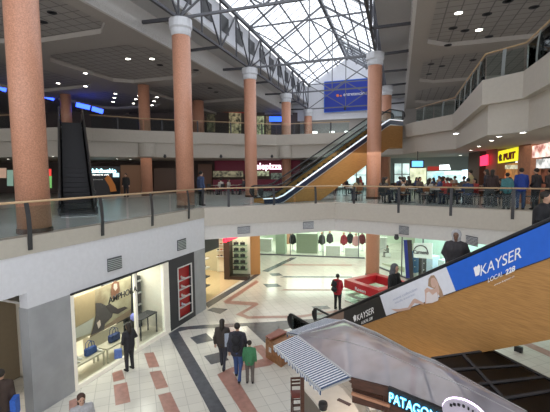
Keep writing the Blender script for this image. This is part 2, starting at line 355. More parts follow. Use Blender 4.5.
# side ceilings: gridded field with beams under it
a, b = RF(UL, -40), RF(UL, 19); struct('ceiling', MB().prism([(a.x, a.y), (b.x, b.y), (-2, 46), (-34, 46), (-34, -12)], 13.62, 13.75), M['ceilgrid'])
a, b = RF(UR, -33), RF(UR, 19); struct('ceiling', MB().prism([(a.x, a.y), (34, -5), (34, 46), (b.x, b.y)], 13.62, 13.75), M['ceilgrid'])
mb = MB()
def beam(u0, v0, u1, v1, z0=13.38, z1=13.62): mb.prism([rp(u0, v0), rp(u1, v0), rp(u1, v1), rp(u0, v1)], z0, z1)
def coffer_row(sgn, ue):
    us = [ue, ue+sgn*.9, ue+sgn*8.2, ue+sgn*10.2, ue+sgn*17.4, ue+sgn*19.4]
    for i in (0, 2, 4): beam(min(us[i], us[i+1]), -32, max(us[i], us[i+1]), 19)
    v = 17.8-40
    for k in range(-3, 3):
        vc = k*BAY+(.3 if sgn < 0 else -.7)
        for i in (1, 3):
            lo_, hi_ = min(us[i], us[i+1]), max(us[i], us[i+1]); beam(lo_, vc-.85, hi_, vc+.85)
            for (uu, su) in ((lo_, 1), (hi_, -1)):
                for sv in (1, -1):
                    mb.prism([rp(uu, vc+sv*.85), rp(uu+su*1.1, vc+sv*.85), rp(uu, vc+sv*1.8)], 13.38, 13.62)
coffer_row(-1, UL); coffer_row(1, UR); struct('ceiling_beams', mb, M['ceiling'])
# atrium cheek, flat grey ceiling, upper walls
mb = MB()
for u0, u1 in ((UL-.15, UL), (UR, UR+.15)): mb.prism([rp(u0, V0), rp(u1, V0), rp(u1, V1), rp(u0, V1)], 13.36, 14.5)
struct('trim_7', mb, M['white'])
mb = MB()
for u0, u1 in ((UL-.15, -.25), (WID+.25, UR+.15)): mb.prism([rp(u0, V0), rp(u1, V0), rp(u1, V1), rp(u0, V1)], 14.5, 14.62)
struct('ceiling', mb, mat('grey flat ceiling', (.48, .475, .47), .8))
mb = MB()
for u0, u1 in ((-.4, -.25), (WID+.25, WID+.4)): mb.prism([rp(u0, V0), rp(u1, V0), rp(u1, V1), rp(u0, V1)], 14.62, 16.45)
struct('wall_clerestory', mb, M['wallwhite'])
gb = [RF(UL, V1, 12.6), RF(UR, V1, 12.6), RF(UR, V1, 14.6), RF(WID+.3, V1, 16.45), RF(WID/2, V1, 19.2), RF(-.3, V1, 16.45), RF(UL, V1, 14.6)]
struct('wall_gable', MB().slab(gb, tuple(AX*.3)+(0,)), M['wallwhite'])
t_ = MB()
for k in range(18):
    v = -24+k*2.22
    if v > 16: break
    w = MB(); w.slab([RF(-.24, v, 15.0), RF(-.24, v+1.15, 15.0), RF(-.24, v+1.15, 15.95), RF(-.24, v, 15.95)], tuple(CX*.04)+(0,))
    o = tag(w.build('window_%d' % (k+1), M['black']), kind='structure')
# banner
bn = thing('banner', RF(4, V1-.3, 13.6), 'large blue banner with small white lettering hung on the gable wall', 'banner')
u0, u1 = 1.75, 7.6
MB().slab([RF(u0, V1-.2, 13.4), RF(u1, V1-.2, 13.4), RF(u1, V1-.2, 16.75), RF(u0, V1-.2, 16.75)], tuple(AX*-.06)+(0,)).build('cloth', M['navy'], bn)
text_on('lettering', 'entretencion', RF(3.9, V1-.3, 15.05), RF(6.4, V1-.3, 15.05), .34, M['text'], bn)
e = MB(); e.ball(RF(3.25, V1-.3, 15.15), .16, 1, .3, 1); e.ball(RF(3.6, V1-.3, 15.1), .12, 1, .3, .8); e.build('emblem', mat('orange mark', (.8, .2, .05), .5), bn)
fb = MB()
for a_, b_ in (((u0, 13.4), (u1, 13.4)), ((u0, 16.75), (u1, 16.75)), ((u0, 13.4), (u0, 16.75)), ((u1, 13.4), (u1, 16.75))): fb.bar(RF(a_[0], V1-.28, a_[1]), RF(b_[0], V1-.28, b_[1]), .08)
fb.build('frame', M['adblue'], bn)
# steelwork
ZB, ZT, ZR = 13.78, 16.45, 19.1
def chordz(u): return ZT+(ZR-ZT)*(1-abs(u-WID/2)/(WID/2))
hb = BAY/2; n_tr = 0
for k in range(-5, 5):
    v = k*hb
    if v > V1-.6: continue
    if k % 2:
        for u_, w_, l_ in ((UL, 0, 'left'), (WID, UR, 'right')):
            tag(MB().bar(RF(u_, v, 13.85), RF(w_, v, 13.85), .13).build('stub_beam', M['steel']), 'short dark stub beam tying the %s lattice girder to the ceiling edge between columns' % l_, 'beam', 'stub beams along the %s ceiling edge' % l_)
        continue
    t = thing('roof_truss', RF(0, v, ZB), 'grey steel truss spanning the skylight between the column rows', 'truss', 'cross trusses under the skylight')
    MB().bar(RF(0, v, ZB), RF(WID, v, ZB), .11).build('bottom_chord', M['steelgrey'], t); MB().bar(RF(0, v, ZT), RF(WID, v, ZT), .09).build('top_chord', M['steelgrey'], t)
    MB().bar(RF(WID/2, v, ZB), RF(WID/2, v, ZT), .07).build('web_member', M['steelgrey'], t)
    for p_, q_ in (((0, ZB), (WID/2, ZT)), ((WID/2, ZT), (WID, ZB)), ((0, ZT), (WID/2, ZB)), ((WID/2, ZB), (WID, ZT)), ((WID/2, ZT), (WID/2, ZR))):
        MB().bar(RF(p_[0], v, p_[1]), RF(q_[0], v, q_[1]), .075).build('web_member', M['steelgrey'], t)
    MB().bar(RF(UL, v, 13.85), RF(0, v, ZB), .14).build('stub_beam', M['steel'], t); MB().bar(RF(WID, v, ZB), RF(UR, v, 13.85), .14).build('stub_beam', M['steel'], t)
for u, lab in ((0, 'dark lattice girder along the left column row under the skylight'), (WID, 'dark lattice girder along the right column row under the skylight')):
    t = thing('lattice_girder', RF(u, V0, ZB), lab, 'girder')
    for z, nm in ((ZB, 'bottom_chord'), (ZT, 'top_chord')): MB().bar(RF(u, V0, z), RF(u, V1, z), .13).build(nm, M['steel'], t)
    k = -14
    while k*hb/2 < V1-.5:
        v = k*hb/2
        if v >= V0: 
            MB().bar(RF(u, v, ZB), RF(u, v, ZT), .09).build('web_member', M['steel'], t)
            if v+hb/2 < V1:
                a_, b_ = (ZT, ZB) if k % 2 else (ZB, ZT)
                MB().bar(RF(u, v, a_), RF(u, v+hb/2, b_), .075).build('web_member', M['steel'], t)
        k += 1
# skylight
sk = thing('skylight', RF(WID/2, V0, ZR), 'long pitched glass skylight with grey glazing bars over the hall', 'skylight')
for s_, e_ in ((0, WID/2), (WID, WID/2)):
    zz = (ZT+.14, ZR+.14)
    MB().quad(RF(s_, V0, zz[0]), RF(s_, V1, zz[0]), RF(e_, V1, zz[1]), RF(e_, V0, zz[1])).build('glazing', M['skyglass'], sk)
MB().bar(RF(WID/2, V0, ZR), RF(WID/2, V1, ZR), .24, .26).build('ridge_beam', M['steelgrey'], sk)
for s_ in (0, WID):
    MB().bar(RF(s_, V0, ZT+.05), RF(s_, V1, ZT+.05), .18, .2).build('eave_beam', M['steelgrey'], sk)
    for j in (1, 2, 3):
        u = s_+(WID/2-s_)*j/4; MB().bar(RF(u, V0, chordz(u)+.02), RF(u, V1, chordz(u)+.02), .10, .08).build('purlin', M['steelgrey'], sk)
    for k in range(-7, 5): MB().bar(RF(s_, k*hb, ZT), RF(WID/2, k*hb, ZR), .09, .12).build('rafter', M['steelgrey'], sk)
    v = -24.0
    while v < V1:
        MB().bar(RF(s_, v, ZT+.12), RF(WID/2, v, ZR+.12), .05, .03).build('glazing_bar', M['steelgrey'], sk); v += .95
mb = MB(); mb.slab([RF(-.4, V0, 14.8), RF(WID+.4, V0, 14.8), RF(WID+.3, V0, 16.45), RF(WID/2, V0, 19.1), RF(-.3, V0, 16.45)], tuple(AX*.2)+(0,)); struct('wall_near_gable', mb, M['wallwhite'])

# ---------------- ceiling lamps
def downlight(p, label, group, r=.13):
    t = thing('ceiling_light', p, label, 'ceiling light', group)
    MB().lathe(p, [(r*1.35, 0), (r*1.35, -.03), (r, -.03), (r, 0)], 16).build('ring', M['alu'], t)
    MB().lathe(Vector(p)-Vector((0, 0, .012)), [(r*.95, 0), (r*.95, -.012)], 16).build('lens', M['lamp'], t)
for px, py in ((128, 58.5), (85.5, 73), (85.5, 86), (58, 83), (115.5, 93.5), (114.5, 97.5), (113, 101.5), (139, 95.5), (136, 99), (133.5, 103.2), (157, 97), (154, 101), (152, 105), (152, 58.5)):
    downlight(at(px, py, 13.37), 'small lit round lamp in the coffered ceiling at the left', 'lit lamps in the left ceiling')
for px, py, lab in ((458.5, 12.5, 'lit round lamp nearest the skylight in the right coffered ceiling'), (479, 29.5, 'lit round lamp lower right in the right coffered ceiling')): downlight(at(px, py, 13.61), lab, None, .16)
def dark(p, z, group, label):
    t = tag(MB().lathe(p, [(.2, 0), (.2, -.02), (.14, -.02), (.12, 0)], 16).build('ceiling_speaker', M['darkgrey']), label, 'ceiling speaker', group)
for px, py in ((52, 12.5), (43, 22), (96, 32.5), (178, 74), (196, 70), (210, 88), (216, 92), (160, 65)): dark(at(px, py, 13.61 if px < 100 else 13.37), 0, 'dark discs in the left ceiling', 'dark round disc in the coffered ceiling at the left')
for px, py in ((453, 28), (465, 30.5), (448, 45), (487, 14), (489, 36.5), (534, 7), (508, 1), (431, 64), (442, 66), (429, 74), (473, 60)): dark(at(px, py, 13.37), 0, 'dark discs in the right ceiling', 'dark round disc in the coffered ceiling at the right')
for px, py in ((456, 133), (499, 136), (491.5, 140), (479, 146), (460.5, 155), (523, 132), (440, 160), (471, 150)): downlight(at(px, py, 7.85), 'small lamp in the low soffit over the food court at right', 'soffit lamps at right', .09)
for px, py in ((117, 158.6), (130, 159.4), (8, 159), (53, 156)): downlight(at(px, py, 7.85), 'small lamp in the low soffit left of centre', 'soffit lamps at left', .09)

# ---------------- vents and cameras
def vent(q, A, B, off, label):
    c = [onwall(x, y, A, B, off) for x, y in q]; n = (c[1]-c[0]).cross(c[2]-c[1]).normalized(); n = n if n.dot(c[0]-EYE) < 0 else -n
    t = thing('wall_vent', c[0], label, 'vent')
    MB().slab(c, n*.03).build('frame', M['steelgrey'], t)
    for i in range(1, 7):
        k = i/7; a_ = c[0].lerp(c[3], k)+n*.04; b_ = c[1].lerp(c[2], k)+n*.04; MB().bar(a_, b_, .03, .02).build('slat', M['alu'], t)
vent([(107, 259), (121, 255.5), (121.5, 268), (107.5, 272)], WL(5), WL(18), -.01, 'grey louvre vent on the white wall above the bag shop poster')
vent([(177, 240.5), (185.5, 238), (185.7, 248.5), (177.3, 251)], WL(5), WL(18), -.01, 'grey louvre vent on the white wall above the dark shop front')
vent([(237.5, 227), (250, 226), (250, 233), (237.5, 234)], P1, P2, .09, 'grey louvre vent on the gallery face over the shoe shop')
vent([(303, 222), (313.5, 221.3), (313.5, 228.5), (303, 229.2)], P1, P2, .09, 'grey louvre vent on the gallery face over the glass shop front')
vent([(399, 225.5), (409, 226.8), (409, 235), (399, 233.7)], P2, P3, .09, 'grey louvre vent on the gallery face right of the salmon column')
vent([(466, 235), (478, 237.5), (478, 247), (466, 244)], P2, P3, .09, 'grey louvre vent on the gallery face behind the hooded rider')
for px, py, D, lab in ((165, 156.5, 29.2, 'small dark camera under the curved gallery left of the second column'), (221, 156.5, 31.3, 'small dark camera under the curved gallery left of the pizza sign'), (272, 156.5, 33, 'small dark camera under the curved gallery above the pizza sign'), (345, 108.5, 33, 'small dark camera under the blue banner'), (396.5, 237.5, 18.4, 'small dome camera under the gallery right of the lower salmon column')):
    p = far(px, py, D-.3); tag(MB().ball(p, .12).box(p+Vector((0, 0, .1)), (.14, .14, .1)).build('security_camera', M['darkgrey']), lab, 'camera')
# ================= escalators =================
def escalator(name, A, dirv, sidev, width, prof, label, skirt_m, clad, hand=.95, ads=None, nstep=14, tb=(0, 1), low=0.0, deckdz=.27, clad_drop=1.45, white_deck=False, newel0=-.6, glassm=None, panel_h=0):
    """prof(t) = height of the step line; A = near lower corner on plan, sidev points to the other side"""
    A = Vector(A); d = Vector(dirv).normalized(); s = Vector(sidev).normalized(); t0, t1 = tb
    e = thing(name, (A.x, A.y, low), label, 'escalator')
    def P(t, z, w=0.0): q = A+d*t+s*w; return Vector((q.x, q.y, z))
    N = 26; ts = [t0+(t1-t0)*i/N for i in range(N+1)]
    def ribbon(mb, ztop, zbot, w0, w1, ts=ts):
        for a, b in zip(ts[:-1], ts[1:]):
            v = [P(a, zbot(a), w0), P(b, zbot(b), w0), P(b, ztop(b), w0), P(a, ztop(a), w0), P(a, zbot(a), w1), P(b, zbot(b), w1), P(b, ztop(b), w1), P(a, ztop(a), w1)]
            mb.add(v, [(0, 1, 2, 3), (7, 6, 5, 4), (0, 4, 5, 1), (3, 2, 6, 7)]+([(0, 3, 7, 4)] if a == ts[0] else [])+([(1, 5, 6, 2)] if b == ts[-1] else []))
        return mb
    zb = lambda t: max(low+.02, min(prof(t)+deckdz-clad_drop, 99)); zt = lambda t: prof(t)+deckdz
    for w0, w1 in ((0, .06), (width-.06, width)): ribbon(MB(), zt, zb, w0, w1).build('side_cladding', clad, e)
    ribbon(MB(), lambda t: zb(t)+.05, zb, .06, width-.06).build('underside', clad, e)
    for w0, w1 in ((-.02, .10), (width-.10, width+.02)): ribbon(MB(), lambda t: zt(t)+.05, zt, w0, w1).build('deck', M['litedge'] if white_deck == 2 and w0 < 0 else M['darkgrey'], e)
    if white_deck: ribbon(MB(), lambda t: zt(t)-.02, lambda t: zt(t)-.30, -.03, 0).build('skirt_band', skirt_m, e); ribbon(MB(), lambda t: zt(t)-.30, lambda t: zt(t)-.35, -.045, 0).build('trim_line', M['alu'], e)
    for w in (.07, width-.07):
        ribbon(MB(), lambda t: prof(t)+hand-.04, lambda t: zt(t)+.05, w-.008, w+.008).build('glass_balustrade', glassm or M['glass'], e)
        pts = [P(t, prof(t)+hand, w) for t in ts]
        c0 = P(t0, prof(t0)+hand-.28, w); c1_ = P(t1, prof(t1)+hand-.28, w)
        pre = [P(t0-.28*math.sin(a), prof(t0)+hand-.28-.28*math.cos(a)*1.0, w) for a in [math.pi*k/8 for k in range(0, 8)]]
        post = [P(t1+.28*math.sin(a), prof(t1)+hand-.28+.28*math.cos(a), w) for a in [math.pi*k/8 for k in range(1, 9)]]
        MB().tube(pre+pts+post, .045, 8).build('handrail', M['rubber'], e, True)
        for c, sg in ((P(t0, 0, w), -1), (P(t1, 0, w), 1)):
            tt = t0 if sg < 0 else t1; zc = prof(tt)+hand-.28
            MB().slab([P(tt, zc+.24, w-.006)]+[P(tt+sg*.24*math.sin(a), zc+.24*math.cos(a), w-.006) for a in [math.pi*k/8 for k in range(1, 8)]]+[P(tt, zc-.24, w-.006)], tuple(s*.012)+(0,)).build('end_panel', M['black'], e)
    # steps
    inc = [t for t in [t0+.9+i*.4 for i in range(60)] if t < t1-.9]
    for t in inc[:95]:
        z = prof(t+.2); MB().add([P(t, z-.22, .17), P(t+.4, z-.22, .17), P(t+.4, z, .17), P(t, z, .17), P(t, z-.22, width-.17), P(t+.4, z-.22, width-.17), P(t+.4, z, width-.17), P(t, z, width-.17)], [(0, 1, 2, 3), (7, 6, 5, 4), (0, 4, 5, 1), (1, 5, 6, 2), (2, 6, 7, 3), (3, 7, 4, 0)]).build('step', M['step'], e)
    for a, b, nm in ((t0-.8, t0+.9, 'landing_plate'), (t1-.9, t1+.7, 'landing_plate')):
        z = prof(a if a < t0 else b); MB().add([P(a, z-.03, .1), P(b, z-.03, .1), P(b, z+.012, .1), P(a, z+.012, .1), P(a, z-.03, width-.1), P(b, z-.03, width-.1), P(b, z+.012, width-.1), P(a, z+.012, width-.1)], [(0, 1, 2, 3), (7, 6, 5, 4), (0, 4, 5, 1), (1, 5, 6, 2), (2, 6, 7, 3), (3, 7, 4, 0)]).build(nm, M['alu'], e)
    return e, P
# --- near escalator with the adverts
E1A = Vector((.75, 14.3)); E1D = Vector((.5, -.866)); E1S = Vector((.866, .5)); E1W = 1.35
def prof1(t): return max(0.0, min(4.9, .05+.608*(t-.93)))
e1, PE1 = escalator('escalator', E1A, E1D, E1S, E1W, prof1, 'near escalator with blue lingerie advert and wooden flank rising to the right', M['black'], M['wood'], tb=(-.35, 10.3), clad_drop=1.56, deckdz=.21)
B1 = E1A+E1D*8; 
def adboard(p0t, p1t, p1b, p0b, m, label):
    # printed film on the outside of the balustrade; its ends may slant (image columns of the four corners)
    def tof(px, py):
        d = ray(px, py); r = d.x/d.y; return (r*(E1A.y-E1S.y*.0)-E1A.x)/(E1D.x-r*E1D.y)
    ty = lambda px: 321-.4445*(px-325); by = lambda px: 318-.415*(px-387)
    a0, a1, b1, b0 = tof(p0t, ty(p0t)), tof(p1t, ty(p1t)), tof(p1b, by(p1b)), tof(p0b, by(p0b)); ns = 10; mb = MB(); vs = []
    for i in range(ns+1):
        tt = a0+(a1-a0)*i/ns; tb_ = b0+(b1-b0)*i/ns
        for w in (-.03, 0): vs += [PE1(tb_, prof1(tb_)+.23, w), PE1(tt, prof1(tt)+.89, w)]
    fs_ = []
    for i in range(ns):
        k = 4*i; fs_ += [(k, k+4, k+5, k+1), (k+2, k+3, k+7, k+6), (k, k+2, k+6, k+4), (k+1, k+5, k+7, k+3)]
    fs_ += [(0, 1, 3, 2), (4*ns, 4*ns+2, 4*ns+3, 4*ns+1)]
    o = mb.add(vs, fs_).build('advert_panel', m, e1); o['label'] = label; return o
ad0 = adboard(322, 344.5, 344.5, 322, mat('ad brown', (.25, .17, .13), .4), 'brownish advert film at the foot')
ad1 = adboard(344.5, 380.5, 387, 344.5, M['adblack'], 'black advert panel with white name'); ad2 = adboard(380.5, 447, 456.5, 387, M['adgrey'], 'pale advert panel with a reclining woman'); ad3 = adboard(447, 640, 640, 456.5, M['adblue'], 'blue advert panel with white name')
def onE(x, y): return onwall(x, y, E1A, B1, -.034)
def film(name, pxs, m, par, off=-.034, th=.003): return outline(name, pxs, E1A, B1, off-th, th, m, par)
def adtext(name, s, x0, y0, x1, y1, h, m, par, bold=0): return text_on(name, s, onE(x0, y0), onE(x1, y1), h, m, par, ext=.002, bold=bold, fit=False)
def slant_text(name, s, a, b, h, m, par, bold=0):
    p, q = onE(*a), onE(*b); return text_on(name, s, p, q, h, m, par, up=(0, 0, 1), ext=.002, bold=bold)
slant_text('brand_lettering', 'KAYSER', (480.5, 276), (521.5, 257.5), .23, M['text'], ad3, .0)
slant_text('local_lettering', 'LOCAL', (488, 282.5), (503, 275.8), .10, M['text'], ad3); slant_text('local_number', '228', (505.5, 275), (515, 270.6), .11, M['text'], ad3, .03)
slant_text('small_lettering', 'www.kayser.cl', (494, 286), (514, 277), .035, M['text'], ad3)
film('crown_emblem', [(473.5, 268), (475.5, 266.3), (477, 266.8), (478.5, 264.3), (480, 266), (480, 270.5), (479, 275), (475.5, 276.3)], M['text'], ad3)
slant_text('brand_lettering', 'KAYSER', (357, 321), (374, 313), .19, M['text'], ad1, .0)
slant_text('local_lettering', 'LOCAL 228', (361.5, 324.2), (372.5, 319.2), .085, M['text'], ad1, .01)
film('crown_emblem', [(353, 317.5), (354.5, 315), (356, 315.5), (356, 320), (354.5, 322)], M['text'], ad1)
slant_text('faint_lettering', 'nueva coleccion', (393, 301), (417, 290), .07, mat('faint blue print', (.42, .46, .60), .5), ad2)
slant_text('faint_lettering', 'moda interior', (395, 304), (415, 295), .06, mat('faint blue print', (.42, .46, .60), .5), ad2)
fs = mat('printed skin', (.62, .42, .34), .5)
film('printed_hair', [(428, 286), (428.5, 279), (431, 275.5), (434, 275.2), (436.5, 279), (439, 285), (442, 291), (443.6, 296.5), (440, 297.5), (437, 290), (432, 288)], mat('printed blond', (.40, .26, .17), .5), ad2, -.034)
film('printed_face', [(430.5, 283), (431, 278.5), (434, 277.5), (436.5, 280.5), (436.7, 284.5), (434.5, 288), (432, 287)], fs, ad2, -.038)
film('printed_body', [(425, 304), (425.3, 297), (424.5, 290), (427, 287.5), (431, 289.5), (435, 288.5), (436.5, 285), (436, 281), (437.5, 281.5), (439, 289), (439.5, 292), (436, 300), (430, 302.5)], fs, ad2, -.036)
film('printed_slip', [(426, 303.5), (426.5, 293), (429, 291.5), (432.5, 295), (436.5, 292), (438.5, 298), (438, 300.6), (432, 303)], mat('printed slip', (.74, .68, .68), .5), ad2, -.040)
film('printed_legs', [(391, 309), (399, 309), (408, 307.5), (413, 299.5), (415, 298.5), (423, 302.5), (424, 304.5), (414.5, 303), (409.5, 309.5), (397, 312)], fs, ad2, -.036)
# --- crossing escalator
E2A = Vector((0, 20.8)); E2D = (Vector((8.72, 5.7))).normalized(); E2S = Vector((-E2D.y, E2D.x)); E2W = 1.1
def prof2(t): return max(4.9, min(9.8, 4.9+.552*(t-.35)))
e2, PE2 = escalator('escalator', E2A, E2D, E2S, E2W, prof2, 'crossing escalator with white lit edge climbing from the food court to the top gallery', mat('navy skirt', (.02, .03, .07), .3), M['wood'], tb=(-.7, 10.6), clad_drop=1.85, deckdz=.25, white_deck=2, low=4.9)
# --- dark escalator at left
q0 = H(77, 15.2); q1 = H(74, 26.8); E3D = (q1-q0).normalized(); E3S = Vector((E3D.y, -E3D.x))
E3L = (q1-q0).length
def prof3(t): return max(4.9, min(9.8, 4.9+.577*(t-1.6)))
e3, PE3 = escalator('escalator', q0-E3S*.72, E3D, E3S, 1.44, prof3, 'dark escalator seen head on at left, with black steps up to the top gallery', M['black'], M['darkgrey'], tb=(.3, E3L+.2), clad_drop=1.3, deckdz=.22, low=4.9, glassm=M['darkglass'])
# ================= people =================
def remeshed(mb, vox):
    me = bpy.data.meshes.new('tmp'); me.from_pydata(mb.v, [], mb.f); o = bpy.data.objects.new('tmp', me); COL.objects.link(o)
    md = o.modifiers.new('r', 'REMESH'); md.mode = 'VOXEL'; md.voxel_size = vox
    sm = o.modifiers.new('s', 'SMOOTH'); sm.iterations = 3; sm.factor = .5
    dg = bpy.context.evaluated_depsgraph_get(); out = bpy.data.meshes.new_from_object(o.evaluated_get(dg)); bpy.data.objects.remove(o)
    r = MB(); r.add([v.co.copy() for v in out.vertices], [list(p.vertices) for p in out.polygons]); return r
def limb(mb, pts, rs):
    mb.tube(pts, 0, 10, rs=rs)
    for p, r in zip(pts, rs): mb.ball(p, r, n=10)
def cm(rgb, rough=.75): return mat('cloth %.2f %.2f %.2f' % rgb, rgb, rough, noise=.12, scale=20)
POSE = {
 'stand': dict(legs=[((-.10, 0, .92), (-.105, .02, .50), (-.11, 0, .09)), ((.10, 0, .92), (.105, .02, .50), (.11, 0, .09))], arms=[((-.19, 0, 1.41), (-.24, -.03, 1.14), (-.25, .05, .90)), ((.19, 0, 1.41), (.24, -.03, 1.14), (.25, .05, .90))]),
 'walk': dict(legs=[((-.09, 0, .92), (-.09, .17, .52), (-.09, .20, .09)), ((.09, 0, .92), (.10, -.02, .50), (.10, -.30, .14))], arms=[((-.19, 0, 1.41), (-.25, -.12, 1.15), (-.24, -.10, .92)), ((.19, 0, 1.41), (.25, .06, 1.15), (.22, .18, .95))]),
 'pockets': dict(legs=[((-.10, 0, .92), (-.11, .02, .50), (-.12, 0, .09)), ((.10, 0, .92), (.11, .02, .50), (.12, 0, .09))], arms=[((-.19, 0, 1.41), (-.29, -.05, 1.17), (-.17, .12, 1.00)), ((.19, 0, 1.41), (.29, -.05, 1.17), (.17, .12, 1.00))]),
 'rail': dict(legs=[((-.10, 0, .92), (-.11, .02, .50), (-.12, 0, .09)), ((.10, 0, .92), (.11, .02, .50), (.12, 0, .09))], arms=[((-.19, 0, 1.41), (-.27, .02, 1.17), (-.22, .26, 1.08)), ((.19, 0, 1.41), (.27, .02, 1.17), (.24, .24, 1.02))]),
 'phone': dict(legs=[((-.10, 0, .92), (-.11, .02, .50), (-.12, 0, .09)), ((.10, 0, .92), (.11, .02, .50), (.12, 0, .09))], arms=[((-.19, 0, 1.41), (-.25, -.03, 1.14), (-.20, .20, 1.15)), ((.19, 0, 1.41), (.25, .04, 1.16), (.13, .20, 1.30))]),
 'sit': dict(legs=[((-.10, -.05, .50), (-.13, .36, .50), (-.13, .32, .09)), ((.10, -.05, .50), (.13, .36, .50), (.13, .40, .09))], arms=[((-.19, 0, .99), (-.24, .06, .74), (-.15, .30, .79)), ((.19, 0, .99), (.24, .06, .74), (.15, .30, .79))]),
}
PCACHE = {}
def body_meshes(pose, build, hair, hood, lean):
    key = (pose, build, hair, hood, lean)
    if key in PCACHE: return PCACHE[key]
    ps = POSE[pose]; dz = -.42 if pose == 'sit' else 0.0; V = lambda x, y, z: Vector((x, y, z))
    tor = [V(0, -.02, .93+dz), V(0, -.03, 1.10+dz), V(0, lean-.01, 1.32+dz), V(0, lean, 1.40+dz)]
    def torso(mb, k, e=0.0):
        for x in (-.075*k, .075*k):
            limb(mb, [p+V(x*(1.15 if i > 1 else 1), 0, 0) for i, p in enumerate(tor)], [(.115+e)*k, (.105+e)*k, (.115+e)*k, (.075+e)*k])
    sh = [(V(*a)+V(0, lean, 0), V(*b)+V(0, lean*.7, 0), V(*c)) for a, b, c in ps['arms']]; lg = [[V(*q) for q in L] for L in ps['legs']]
    hc = V(0, lean+.035, 1.625+dz)
    b = MB(); torso(b, .96*build)
    limb(b, [V(0, lean, 1.40+dz), V(0, lean+.01, 1.50+dz), hc], [.065, .052, .06]); b.ball(hc+V(0, -.012, .02), .098, .80, .98, 1.08); b.ball(hc+V(0, .03, -.055), .06, .85, .8, 1.0)
    b.ball(hc+V(0, .095, -.01), .02, .7, 1, 1.3)
    for s_ in (-1, 1): b.ball(hc+V(s_*.08, -.005, -.005), .028, .35, .6, 1)
    for a_, e_, w_ in sh: limb(b, [a_, e_, w_], [.05, .038, .026]); limb(b, [w_, w_+(w_-e_).normalized()*.08], [.026, .032])
    for L in lg: limb(b, L, [.085, .055, .036])
    body = remeshed(b, .017)
    for a_, e_, w_ in sh:
        d_ = (w_-e_).normalized(); side = V(1, 0, 0) if abs(d_.x) < .6 else V(0, 1, 0); side = (side-d_*side.dot(d_)).normalized(); nn = d_.cross(side); pz = w_+d_*.085; inn = -1 if a_.x > 0 else 1
        for j, ln in enumerate((.062, .072, .068, .052)):
            o_ = side*((j-1.5)*.017)*inn*-1; body.tube([pz+o_, pz+o_+d_*ln*.55+nn*.004, pz+o_+d_*ln*.85+nn*.02], .008, 6, rs=[.009, .008, .006])
        body.tube([w_+d_*.03+side*.022*inn, w_+d_*.065+side*.048*inn+nn*.01, w_+d_*.095+side*.052*inn+nn*.02], .009, 6, rs=[.012, .010, .008])
    j = MB(); torso(j, build, .018)
    if pose != 'sit': 
        for x in (-.07, .07): limb(j, [V(x*build, -.02, .86), V(x*build, -.02, 1.0)], [.125*build, .128*build])
    for a_, e_, w_ in sh: limb(j, [a_, e_, w_-(w_-e_)*.06], [.072, .058, .048])
    limb(j, [V(0, lean, 1.42+dz), V(0, lean, 1.47+dz)], [.085, .068]); jac = remeshed(j, .02)
    t = MB()
    for L in lg: limb(t, [L[0], L[1], L[2]+V(0, 0, -.01)], [.112*build, .078, .062])
    limb(t, [V(-.06, -.02, .90+dz), V(.06, -.02, .90+dz)], [.12*build, .12*build]); tro = remeshed(t, .02)
    shoes = []
    for L in lg:
        s_ = MB(); an = L[2]; z0 = max(0.0, an.z-.09); limb(s_, [V(an.x, an.y-.03, z0+.045), V(an.x, an.y+.08, z0+.04), V(an.x, an.y+.15, z0+.032)], [.048, .045, .032]); r_ = remeshed(s_, .014)
        for v in r_.v: v.z = max(v.z, z0)
        shoes.append(r_)
    h = MB(); h.ball(hc+V(0, -.035, .045), .112, .88, .95, .92)
    if hair == 'long': limb(h, [hc+V(0, -.06, 0), hc+V(0, -.09, -.14), hc+V(0, -.10, -.24)], [.09, .085, .055])
    if hair == 'tail': limb(h, [hc+V(0, -.10, .04), hc+V(0, -.15, -.06), hc+V(0, -.14, -.18)], [.04, .035, .02])
    hr = remeshed(h, .015); hr.v = [Vector((v.x, v.y, v.z)) for v in hr.v]
    hd = None
    if hood:
        q = MB(); q.ball(hc+V(0, -.03, .03), .128, .92, 1.0, 1.08); limb(q, [hc+V(0, -.07, -.05), V(0, lean-.05, 1.46+dz)], [.10, .11]); hd = remeshed(q, .016)
        hd.v = [Vector((v.x, min(v.y, hc.y+.055-.25*abs(v.x)), v.z)) for v in hd.v]
    PCACHE[key] = dict(body=body, jacket=jac, trousers=tro, shoes=shoes, hair=hr, hood=hd, hc=hc, lean=lean, meshes={}); return PCACHE[key]
def person(loc, facing, h, pose, top, legs, label, hair='short', hair_m=None, hood=None, build=1.0, lean=0.0, group=None, face=True, shoe=(.02, .02, .02), skin_m=None, open_front=None):
    """facing: the unit direction (x, y) looked at"""
    P = body_meshes(pose, build, hair, bool(hood), lean)
    r = bpy.data.objects.new('person', None); COL.objects.link(r); tag(r, label, 'person', group)
    r.location = loc; r.rotation_euler = (0, 0, math.atan2(-facing[0], facing[1])); k = h/1.74; r.scale = (k, k, k); ORG[r.name] = Vector((0, 0, 0))
    def part(name, mb, m, key, par=None):
        par = par or r; mk = (key, m.name)
        if mk in P['meshes']:
            o = bpy.data.objects.new(name, P['meshes'][mk]); COL.objects.link(o); o.parent = par; ORG[o.name] = Vector((0, 0, 0)); return o
        o = mb.build(name, m, par, True); P['meshes'][mk] = o.data; return o
    bd = part('body', P['body'], skin_m or M['skin'], 'b'); part('jacket', P['jacket'], cm(top), 'j'); part('trousers', P['trousers'], cm(legs), 't')
    for i, s_ in enumerate(P['shoes']): part('shoe', s_, cm(shoe), 's%d' % i)
    if hood: part('hood', P['hood'], cm(hood), 'h')
    else: part('hair', P['hair'], hair_m or M['hair'], 'h')
    if face:
        hc = P['hc']
        for s_ in (-1, 1): part('eye', MB().ball(hc+Vector((s_*.032, .083, .018)), .011, n=8), M['black'], 'e%d' % s_, bd)
        part('mouth', MB().ball(hc+Vector((0, .088, -.052)), .018, 1, .4, .3, n=8), mat('lips', (.35, .12, .10), .5), 'm', bd)
    return r
